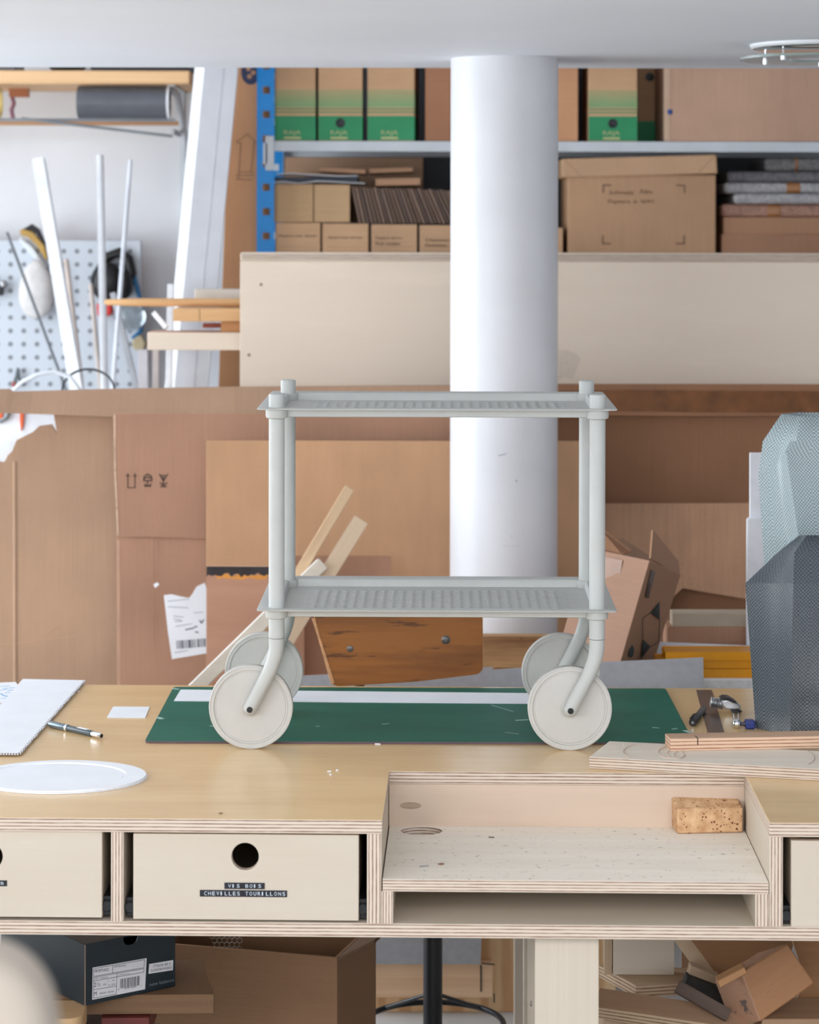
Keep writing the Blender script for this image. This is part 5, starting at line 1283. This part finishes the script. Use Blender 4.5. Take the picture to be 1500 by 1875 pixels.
mb = MB().lathe([(.125*math.sin(PI*k/16)*(1-.35*(k/16)), -.10*math.cos(PI*k/16)) for k in range(17)], Matrix.Translation((c_.x, c_.y, c_.z)) @ Matrix.Diagonal((.53, .33, .92, 1)), 32)
mk_ = tag(finish(mb, 'dust_mask', plain('mask_white', (226, 222, 220), .8, var=.06, scale=20)), 'whitish dust mask hanging on the tool board under the brush', 'mask')
mb = MB().tube([P(45, 505, Yt), P(68, 470, Yt), P(88, 505, Yt)], .003, 8); finish(mb, 'strap', plain('strap_white', (230, 230, 232), .7), mk_)
ed = root('ear_defenders', P(205, 545, Yt-.02), 'black ear defenders with a red pad hung on the tool board', 'ear defenders')
mb = MB().tube([P(178, 520, Yt), P(183, 492, Yt), P(198, 470, Yt), P(218, 462, Yt), P(234, 474, Yt), P(240, 500, Yt), P(232, 530, Yt)], [.012, .014, .016, .016, .018, .018, .014], 12); finish(mb, 'headband', BLACK, ed)
mb = MB().lathe([(.052*math.sin(PI*k/12), -.03*math.cos(PI*k/12)) for k in range(13)], Matrix.Translation(P(196, 516, Yt-.03)) @ Matrix.Rotation(PI/2, 4, 'X') @ Matrix.Diagonal((1, 1.2, 1, 1)), 24); finish(mb, 'ear_cup', BLACK, ed)
mb = MB().lathe([(.034*math.sin(PI*k/12), -.03*math.cos(PI*k/12)) for k in range(13)], Matrix.Translation(P(228, 522, Yt-.02)) @ Matrix.Rotation(PI/2, 4, 'X') @ Matrix.Diagonal((.8, 1.3, 1, 1)), 24); finish(mb, 'ear_cup', BLACK, ed)
finish(sheet([(176, 556), (203, 554), (206, 572), (200, 579), (178, 579)], Yt-.03, .04), 'red_pad', plain('pad_red', (216, 52, 44), .4), ed, .006, 3)
gl = root('safety_goggles', P(245, 620, Yt), 'clear safety goggles with a blue strap on the tool board', 'goggles')
mb = MB().tube([P(242, 495, Yt), P(252, 530, Yt), P(262, 575, Yt), P(258, 606, Yt), P(243, 620, Yt)], .007, 10); finish(mb, 'strap', plain('strap_blue', (30, 110, 160), .5), gl)
mb = MB().lathe([(.065*math.sin(PI*k/12), -.04*math.cos(PI*k/12)) for k in range(13)], Matrix.Translation(P(240, 580, Yt-.03)) @ Matrix.Diagonal((.75, .5, 1.1, 1)), 24); finish(mb, 'lens', plain('lens_clear', (210, 220, 226), .08, trans=.7), gl)
blob('sanding_pad', [(243, 621), (258, 612), (268, 628), (264, 642), (248, 642), (241, 634)], Yt-.02, .03, plain('pad_tan', (190, 174, 140), .8), 'tan sanding pad hanging below the blue goggle strap', 'sanding pad', .008)
kh = root('pliers', P(32, 700, Yt), 'small dark pliers hanging low on the tool board', 'pliers')
mb = MB().tube([P(24, 708, Yt), P(30, 690, Yt), P(33, 674, Yt)], .005, 8); mb.tube([P(40, 706, Yt), P(34, 690, Yt), P(33, 674, Yt)], .005, 8); finish(mb, 'jaws', plain('plier_grey', (84, 92, 96), .4, metal=.5), kh)
mb = MB().tube([P(24, 708, Yt), P(27, 699, Yt)], .007, 8); finish(mb, 'red_grip', plain('plier_red', (170, 90, 80), .5), kh)
hk = root('tool_hook', P(4, 540, Yt), 'black clamp head at the left frame edge on the tool board', 'clamp')
finish(sheet([(-30, 516), (8, 514), (11, 522), (4, 528), (4, 541), (-30, 543)], Yt-.02, .03), 'jaw', BLACK, hk, .003)
finish(MB().tube([P(2, 515, Yt-.02), P(6, 524, Yt-.02)], .009, 10), 'screw_pin', CHROME, hk)

# tubes and battens leaning against the left wall
def leaner(name, top, low, r, m, label, cat, sq=False, Ytop=None, Yfoot=6.95, w=None):
    Ytop = Ytop or (YWL-.16)
    A = P(top[0], top[1], Ytop)
    Yl = Ytop
    for _ in range(20):
        B = P(low[0], low[1], Yl); Yl = Ytop-(Ytop-Yfoot)*(A.z-B.z)/A.z
    B = P(low[0], low[1], Yl); B = A+(B-A)*(A.z/(A.z-B.z))
    if sq: o = finish(board3(A, B, w or 2*r, 2*r), name, m, bevel=.002)
    else: o = finish(MB().tube([A, B], r, 16), name, m)
    return tag(o, label, cat, 'bars and tubes leaning at the left wall')
WB = plain('white_lacquer', (240, 241, 244), .4)
leaner('white_batten', (71, 292), (141, 712), .018, WB, 'thick white batten leaning at the left wall, widest of the bars', 'batten', True, 7.62, 6.88)
leaner('white_tube', (183, 285), (191, 712), .0115, WB, 'straight white tube leaning almost upright at the left wall', 'tube', False, 7.70, 7.02)
leaner('thin_tube', (239, 294), (206, 712), .0068, plain('tube_pale', (224, 226, 232), .4), 'thin pale tube leaning to the right at the left wall', 'tube', False, 7.66, 6.80)
leaner('dark_rod', (13, 426), (120, 712), .0045, plain('rod_dark', (110, 114, 118), .4, metal=.4), 'thin dark rod leaning steeply at the far left', 'rod', False, 7.80, 7.22)
leaner('beige_tube', (121, 476), (150, 712), .008, plain('tube_beige', (206, 190, 180), .6), 'beige tube leaning beside the thick white batten', 'tube', False, 7.74, 7.05)
leaner('beige_tube', (166, 520), (184, 712), .0075, plain('tube_beige2', (208, 196, 188), .6), 'beige tube leaning left of the upright white tube', 'tube', False, 7.80, 7.12)
leaner('grey_batten', (207, 537), (250, 712), .009, plain('batten_grey', (206, 208, 212), .5), 'light grey batten leaning to the left behind the thin tube', 'batten', True, 7.86, 7.24)
ws_b = P(305, 607.5, 6.955); ws_b.z = Z(608.5, 6.84)+.006
tag(finish(board3(P(281, 572, 6.97), ws_b, .014, .010), 'white_strip', WB, bevel=.001), 'short white strip standing aslant on the pale plywood offcut', 'strip')
leaner('white_profile', (313, 520), (309, 712), .009, plain('profile_white', (232, 232, 234), .5), 'white profile standing in front of the long white carton', 'profile', True, 7.22, 7.20)
leaner('timber_strip', (262, 640), (263, 712), .012, plain('timber_pale', (222, 216, 218), .6), 'pale timber strip standing left of the tan striped one', 'strip', True, 7.5, 7.46, .03)
leaner('timber_strip', (286, 640), (286, 712), .012, plain('timber_tan', (212, 198, 190), .6), 'tan striped timber strip standing right of the pale one', 'strip', True, 7.5, 7.46, .02)
# wire hoop and white band
Yh = 6.9
mb = MB(); hp_ = [P(162+48*math.cos(a), 716-40*math.sin(a), Yh+.05*math.sin(a)) for a in [PI*2*k/48 for k in range(49)]]
mb.tube(hp_, .0032, 8, caps=False); tag(finish(mb, 'cable_hoop', plain('hoop_black', (60, 62, 66), .5)), 'coiled black cable hoop rising above the carton flap at the left', 'cable')
mb = MB(); bp2 = [P(20, 720, Yh), P(40, 700, Yh), P(68, 686, Yh), P(98, 680, Yh), P(128, 690, Yh), P(150, 720, Yh), P(150, 760, Yh)]
mb.tube(bp2, .006, 8); tag(finish(mb, 'white_band', plain('band_white', (226, 230, 236), .4)), 'white plastic band arching above the carton flap at the far left', 'band')

# ------------------------------------------------------------------ ceiling lamp
lp = P(1500, 88, 5.5); Zc = ZC
lx, ly = X(1500, 5.5), 5.5
lamp = root('ceiling_lamp', (lx, ly, Zc-.05), 'round chrome and glass disc ceiling lamp at the upper right', 'lamp')
LM = Matrix.Translation((lx, ly, 0))
s55 = 5.5/F
finish(MB().lathe([(0, Zc-.0005), (126*s55, Zc-.0005), (126*s55, Zc-.006), (122*s55, Zc-.010), (0, Zc-.010)], LM, 64), 'base_ring', WHITE, lamp)
finish(MB().lathe([(0, Zc-.0102), (121*s55, Zc-.0102), (117*s55, Zc-.012), (0, Zc-.012)], LM, 64), 'mirror_plate', plain('mirror', (210, 214, 216), .05, metal=1, var=0), lamp)
GL, nt, b = newmat('lamp_glass'); b.inputs['Base Color'].default_value = lin((196, 214, 208)); b.inputs['Roughness'].default_value = .12; b.inputs['Transmission Weight'].default_value = .6; b.inputs['IOR'].default_value = 1.3
gz = Zc-.030
finish(MB().lathe([(64*s55, gz), (145*s55, gz), (145*s55, gz-.005), (64*s55, gz-.005)], LM, 64, closed=True), 'glass_disc', GL, lamp)
for k in range(5):
    a = PI+R(15)+2*PI*k/5 + R(28)
    q = Matrix.Translation((lx+105*s55*math.cos(a), ly+105*s55*math.sin(a), 0))
    finish(MB().lathe([(0, Zc-.010), (.0022, Zc-.010), (.0022, gz-.005), (.006, gz-.005), (.006, gz-.011), (0, gz-.011)], q, 16), 'stud', CHROME, lamp)
# ------------------------------------------------------------------ under the bench, left
LSZ = TZ+LS
zbx = .455+.10-.10
zB = P(158, 1842, 4.35).z
C0 = Vector((X(158, 4.35), 4.35, zB))
dirF = Vector((.150, .117, 0)).normalized(); dirS = Vector((-dirF.y, dirF.x, 0))
SM = Matrix(((dirF.x, dirS.x, 0, C0.x), (dirF.y, dirS.y, 0, C0.y), (0, 0, 1, C0.z), (0, 0, 0, 1)))
sw, sd_, shh = .185, .30, .106
NAVY = plain('shoebox_navy', (20, 35, 44), .5, var=.05)  # darkened so the colour carries the shade under the bench
sb = root('shoe_box', None, 'dark teal shoe box with a white size label under the bench', 'box', M=SM)
t = .003
mb = MB()
# front panel with half-round finger notch
nx, nr = sw*.50, .0145
prof_ = [(0, 0), (sw, 0), (sw, shh), (nx+nr, shh)] + [(nx+nr*math.cos(a), shh-.006-nr*.75*math.sin(a)) for a in [PI*k/12 for k in range(13)]] + [(nx-nr, shh), (0, shh)]
FV = SM @ Matrix(((1, 0, 0, 0), (0, 0, -1, 0), (0, 1, 0, 0), (0, 0, 0, 1)))
mb.prism(prof_, -t, 0, FV, (0, 0))
mb.box((0, t, 0), (t, sd_, shh), SM); mb.box((sw-t, t, 0), (sw, sd_, shh), SM); mb.box((t, sd_-t, 0), (sw-t, sd_, shh), SM); mb.box((t, t, 0), (sw-t, sd_-t, t), SM)
mb.box((t, .03, shh-.012), (sw-t, sd_-t, shh-.009), SM)
finish(mb, 'body', NAVY, sb, .0006)
mb = MB().tube([SM @ Vector((0, -.0004, 0)), SM @ Vector((0, -.0004, shh))], .0011, 6); finish(mb, 'worn_light_edge', plain('worn_light_edge', (140, 120, 104), .8), sb)
def fp(zx, zy):        # zoom crop (150..340, 1716..1850, x7.895) -> u,v on the box front
    px, py = 150+zx/7.895, 1716+zy/7.895
    u, v = ray(px, py); n = dirS; k = (C0-Vector((0, 0, CZ))).dot(n)/Vector((u, 1, -v)).dot(n)
    q = Vector((0, 0, CZ))+Vector((u, 1, -v))*k-C0
    return (q.dot(dirF), q.z)
LABW = plain('shoe_label', (222, 222, 228), .6, var=.02)
LABK = plain('shoe_label_ink', (40, 40, 46), .7)
lb1 = finish(MB().prism([fp(*q) for q in ((155, 440), (935, 302), (912, 752), (148, 905))], 0, .0004, FV), 'size_label', LABW, sb); lb1['label'] = 'white size label with a barcode'
F2 = FV @ Matrix.Translation((0, 0, .0004))
mb = MB()
def fl_(a, b_): return (fp(*a), fp(*b_))
mb.strokes([fl_((168, 455), (905, 325)), fl_((905, 325), (895, 440)), fl_((168, 565), (895, 440)), fl_((168, 455), (165, 565)), fl_((447, 410), (443, 515)),
            fl_((168, 580), (895, 455)), fl_((895, 455), (890, 505)), fl_((168, 635), (890, 505)), fl_((505, 525), (495, 825)), fl_((165, 760), (498, 705)), fl_((162, 880), (495, 822)), fl_((168, 580), (162, 880))], .0007, F2, .0002)
def ft(txt, a, b_, hh, slant=0):      # text along the label from a to b, letter height hh (zoom px)
    p0, p1 = Vector(fp(*a)), Vector(fp(*b_)); d = p1-p0
    M_ = F2 @ Matrix.Translation((p0.x, p0.y, 0)) @ Matrix.Rotation(math.atan2(d.y, d.x), 4, 'Z')
    mb.text(txt, M_, width=d.length, height=hh/7.895/F*4.42, h=.0002)
ft('PR997HND', (180, 518), (385, 487), 46); ft('NEW BALANCE', (465, 440), (635, 418), 26); ft('KIDS · ENFANTS', (182, 612), (375, 588), 22)
ft('2½', (168, 722), (262, 708), 62); ft('USA', (302, 698), (352, 690), 26); ft('2', (372, 645), (382, 643), 22); ft('UK', (440, 636), (472, 630), 24); ft('34½', (372, 706), (418, 698), 20); ft('EUR', (432, 698), (484, 688), 24)
ft('M', (172, 848), (210, 842), 58); ft('MEDIUM · MOYEN', (252, 828), (458, 796), 26); ft('newbalance.com', (528, 552), (685, 528), 16)
bw = (6, 3, 10, 4, 3, 8, 5, 3, 3, 12, 4, 6, 3, 9, 3, 5, 11, 4, 3, 7, 10, 4); x = 552
for i, w_ in enumerate(bw):
    if x > 845: break
    yy = lambda xx: 605-(xx-552)*.17
    mb.prism([fp(x, yy(x)), fp(x+w_, yy(x+w_)), fp(x+w_-4, yy(x+w_)+135), fp(x-4, yy(x)+140)], 0, .0002, F2); x += w_+(6 if i % 3 else 10)
ft('1', (524, 768), (532, 766), 20); ft('90782 66663', (612, 752), (782, 722), 20); ft('2', (850, 706), (860, 704), 20)
finish(mb, 'label_print', LABK, lb1)
lb2 = finish(MB().prism([fp(*q) for q in ((972, 388), (1320, 330), (1314, 476), (962, 530))], 0, .0004, FV), 'stock_label', LABW, sb)
mb = MB(); ft('773650-40 5', (1026, 440), (1278, 400), 38); ft('BLUE/RED/BROWN/BEIGE', (998, 500), (1296, 452), 34); finish(mb, 'label_print', LABK, lb2)
mb = MB(); F2 = FV; ft('new balance', (978, 712), (1332, 638), 50); finish(mb, 'printed_logo', plain('print_grey', (120, 130, 136), .6), sb)
# flat cardboard box below, plank, books
zfl = zB-.0006
fx1 = X(394, 4.42)
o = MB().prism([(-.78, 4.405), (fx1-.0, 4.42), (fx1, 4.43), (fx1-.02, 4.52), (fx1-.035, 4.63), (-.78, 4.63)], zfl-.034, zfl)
tag(finish(o, 'flat_box', [card('flat_kraft_shaded', (124, 96, 72))], bevel=.001), 'flat brown cardboard box under the shoe box', 'box')  # kraft toned down, under-bench shade is in the colour
tag(finish(MB().prism(rounded([(-.98, 4.28), (X(158, 4.33), 4.28), (X(158, 4.33), 4.385), (-.98, 4.385)], .03), zfl-.03, zfl), 'wood_plank', [wood('plank_tan', (206, 170, 128), (170, 130, 92), .6, 12, .5)], bevel=.002), 'short plank with a rounded end under the shoe box corner', 'plank')
zz = LSZ+.0005
h_ = (zfl-.034-zz-.002)/3
for i, (x0, x1, c, lab) in enumerate(((-.80, X(285, 4.5), (52, 52, 56), 'dark grey book at the bottom of the pile under the flat box'), (-.79, X(270, 4.5), (66, 64, 66), 'charcoal book in the middle of the pile under the flat box'), (X(190, 4.42), X(278, 4.42), (100, 38, 32), 'red book on top of the pile under the flat box'))):
    tag(finish(MB().box((x0, 4.40, zz), (x1, 4.62, zz+h_), None, 2), 'book', [plain('book%d' % i, c, .5), PAPER if i < 0 else plain('book%d' % i, c)], bevel=.002), lab, 'book', 'books under the flat box'); zz += h_+.0004
tag(finish(MB().box((-.98, 4.29, LSZ+.0005), (-.84, 4.38, zfl-.031), None, 0), 'wood_block', [BIRCH]), 'wood block carrying the short plank under the bench', 'block')
# large open carton
A = Vector((X(620, 4.75), 4.75, 0)); e1 = Vector((-.96, .27, 0)); e2 = Vector((.27, .96, 0))
OM = Matrix(((-e1.x, e2.x, 0, A.x), (-e1.y, e2.y, 0, A.y), (0, 0, 1, 0), (0, 0, 0, 1)))
oc = root('open_carton', None, 'large open brown carton on the floor under the bench', 'carton', M=OM)
h_ = Z(1754, 4.75); wl_, dl_ = .42, .26
mb = MB(); t = .006
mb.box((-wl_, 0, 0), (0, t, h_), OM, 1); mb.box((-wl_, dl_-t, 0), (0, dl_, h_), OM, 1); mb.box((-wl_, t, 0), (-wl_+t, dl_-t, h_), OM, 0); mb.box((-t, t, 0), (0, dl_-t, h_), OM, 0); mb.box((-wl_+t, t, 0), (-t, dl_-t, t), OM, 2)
finish(mb, 'body', [card('open_carton', (136, 104, 78))], oc, .001)  # darker kraft stands in for shade at the left under the bench
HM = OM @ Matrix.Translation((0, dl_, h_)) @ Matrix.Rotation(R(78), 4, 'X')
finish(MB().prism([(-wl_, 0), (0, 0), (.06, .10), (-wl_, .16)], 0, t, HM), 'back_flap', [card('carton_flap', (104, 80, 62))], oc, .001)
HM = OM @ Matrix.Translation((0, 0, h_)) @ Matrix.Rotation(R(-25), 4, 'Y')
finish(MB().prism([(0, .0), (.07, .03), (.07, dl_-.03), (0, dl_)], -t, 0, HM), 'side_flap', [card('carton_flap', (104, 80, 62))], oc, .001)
bag = MB().box((-wl_+.03, .03, h_-.14), (-.03, dl_-.03, h_-.07), OM); tag(finish(bag, 'dark_cloth', plain('dark_cloth', (40, 42, 50), .8), bevel=.012, seg=3), 'dark cloth inside the open carton under the bench', 'cloth')
# hexagonal wire netting sticking out of the carton
mb = MB(); Yn = 4.93; hx_ = 9.2
def npx(i, j): return (388+i*hx_+(hx_/2 if j % 2 else 0), 1714+j*8.0)
for j in range(5):
    for i in range(6):
        c = npx(i, j); v = [P(c[0]+dx, c[1]+dy, Yn+.004*j) for dx, dy in ((0, -5.3), (4.6, -2.7), (4.6, 2.7), (0, 5.3), (-4.6, 2.7), (-4.6, -2.7))]
        for k in range(0, 4): mb.tube([v[k], v[k+1]], .0006, 5)
tag(finish(mb, 'wire_netting', plain('netting', (190, 186, 180), .4, metal=.4)), 'piece of pale hexagonal wire netting sticking out of the open carton', 'netting')

# ------------------------------------------------------------------ scrap wood under the bench, right
zS = LSZ+.0005
SCR = wood('scrap_ply', (206, 182, 154), (164, 130, 100), .7, 18, .5)
SCR_E = plyedge('scrap_edge', (204, 180, 152), (128, 96, 76), 3.5)
BRN = wood('scrap_brown', (176, 132, 92), (122, 84, 54), .65, 14, .6)
G = 'wood scraps under the bench'
zb_ = .44
bpoly = [PZ(*q, zb_)[:2] for q in ((1165, 1805), (1247, 1800), (1262, 1772), (1097, 1767))]
tag(finish(MB().prism(bpoly, zb_-.022, zb_), 'plywood_offcut', [SCR, SCR_E], bevel=.0008), 'square plywood offcut with layered edges under the pale upright board', 'offcut', G)
tag(finish(MB().box((X(1125, 4.585), 4.585, zb_+.0006), (X(1237, 4.585), 4.605, Z(1690, 4.585))), 'upright_board', [wood('white_panel', (226, 214, 198), (206, 190, 170), .6, 14, .4), SCR_E]), 'pale upright board standing on the square plywood offcut', 'panel', G)
tag(finish(MB().box((X(1110, 4.585), 4.585, zb_+.0006), (X(1123, 4.585), 4.62, Z(1690, 4.585)), None, 0), 'thin_batten', [SCR]), 'thin upright batten beside the bench leg', 'batten', G)
tag(finish(board3(P(1092, 1836, 4.41), P(1362, 1877, 4.33), .055, .024, (0, -.35, 1)), 'plank_scrap', [wood('plank_scrap', (186, 152, 124), (146, 110, 86), .7, 10, .5), SCR_E], bevel=.001), 'long reddish plank sloping across the front of the scrap pile', 'plank', G)
tag(finish(MB().box((X(1110, 4.4), 4.40, zS), (X(1165, 4.4), 4.56, zb_-.0225), None, 1, None, (0, 0)), 'wood_block', [SCR]), 'squat block carrying the square plywood offcut', 'block', G)
tag(finish(board3(P(1240, 1806, 4.34), P(1334, 1860, 4.32), .021, .022, (0, -1, .4)), 'charred_stick', [wood('charred', (112, 94, 84), (34, 32, 34), .8, 8, .95)], bevel=.001), 'charred black stick left of the big nailed block', 'stick', G)
tag(finish(sheet([(1266, 1768), (1318, 1790), (1322, 1812), (1260, 1790)], 4.42, .03), 'ply_chunk', [SCR, SCR_E], bevel=.001), 'pale ply chunk with combed edge above the black one', 'offcut', G)
tag(finish(sheet([(1259, 1788), (1318, 1810), (1332, 1845), (1250, 1812)], 4.40, .03), 'black_chunk', [plain('black_ply', (40, 38, 38), .7, var=.3, scale=40)], bevel=.001), 'black stained ply chunk between the charred stick and the nailed block', 'offcut', G)
pn = [P(1250, 1700, 4.70), P(1460, 1700, 4.70), P(1430, 1830, 4.50), P(1322, 1797, 4.50)]
mb = MB(); nrm = (pn[1]-pn[0]).cross(pn[3]-pn[0]).normalized()
mb.hexa(pn+[v+Vector((-.028, .012, -.008)) for v in pn]); tag(finish(mb, 'brown_board', [BRN, SCR_E], bevel=.001), 'dark brown plywood board leaning behind the nailed block', 'board', G)
# the nailed block
f4 = [P(1358, 1780, 4.27), P(1443, 1727, 4.29), P(1493, 1800, 4.29), P(1393, 1871, 4.27)]
ov = Vector((-.038, .075, -.036))
b4 = [v+ov for v in f4]
nb = root('nailed_block', (f4[3].x, 4.3, f4[3].z), 'big worn wooden block with a paint-splotched end and a small nailed cleat', 'block', G)
finish(MB().hexa(f4+b4), 'body', [wood('block_oak', (178, 130, 92), (130, 88, 58), .6, 16, .6, stains=((120, 60, 44), 24, .68, .5)), wood('block_end', (196, 152, 124), (90, 82, 80), .7, 8, .3, stains=((92, 88, 90), 26, .58, .85))], nb, .004, 3)
cl = [P(1313, 1797, 4.262), P(1363, 1771, 4.262), P(1369, 1782, 4.262), P(1319, 1809, 4.262)]
finish(MB().hexa(cl+[v+Vector((0, .03, 0)) for v in cl]), 'cleat', [wood('cleat', (206, 156, 108), (150, 104, 70), .6, 20, .5, stains=((80, 70, 66), 60, .66, .8))], nb, .002)
tag(finish(sheet([(1440, 1690), (1540, 1690), (1540, 1872), (1490, 1868), (1452, 1838), (1478, 1800)], 4.42, .03), 'brown_offcut', [BRN, SCR_E], bevel=.001), 'worn brown board standing at the right behind the nailed block', 'board', G)
tag(finish(sheet([(1395, 1866), (1560, 1866), (1560, 1910), (1395, 1910)], 4.28, .12), 'low_plank', [wood('low_plank', (176, 142, 112), (130, 96, 72), .7, 10, .5)], bevel=.002), 'low plank lying under the nailed block at the right', 'plank', G)
tag(finish(sheet([(1248, 1690), (1262, 1690), (1318, 1770), (1300, 1786), (1249, 1786)], 4.78, .004), 'kraft_scrap', [KRAFT, KRAFT_E]), 'kraft cardboard scrap standing behind the ply chunks', 'cardboard', G)

# ------------------------------------------------------------------ office chair in the foreground
Yo = 1.40; xr = X(92, Yo); zt0 = Z(1758, Yo)
oc2 = root('office_chair', (xr-.24, 1.7, 0), 'blurred off-white high-backed chair at the lower left corner', 'chair')
OFF = plain('offwhite_fabric', (158, 147, 134), .8, var=.02, scale=8)
rp_ = rounded([(xr-.48, .60), (xr, .60), (xr, zt0), (xr-.48, zt0)], .06, 10)
finish(MB().prism(rp_, -.07, 0, VP_(Yo), (0, 0)), 'backrest', OFF, oc2, .02, 5)
finish(MB().prism(rounded([(xr-.49, Yo+.08), (xr+.01, Yo+.08), (xr+.01, Yo+.55), (xr-.49, Yo+.55)], .08, 8), .47, .55, None, (0, 0)), 'seat', OFF, oc2, .02, 5)
cxo, cyo = xr-.24, Yo+.32
mb = MB().lathe([(0, .09), (.03, .09), (.03, .47), (0, .47)], Matrix.Translation((cxo, cyo, 0)), 24); mb.tube([(cxo, Yo+.09, .62), (cxo, Yo+.11, .50), (cxo, Yo+.2, .455)], .02, 10); finish(mb, 'gas_column', BLACK, oc2)
for k in range(5):
    a = 2*PI*k/5; finish(MB().tube([(cxo, cyo, .10), (cxo+.28*math.cos(a), cyo+.28*math.sin(a), .07), (cxo+.29*math.cos(a), cyo+.29*math.sin(a), .0)], [.025, .018, .022], 12), 'foot', BLACK, oc2)
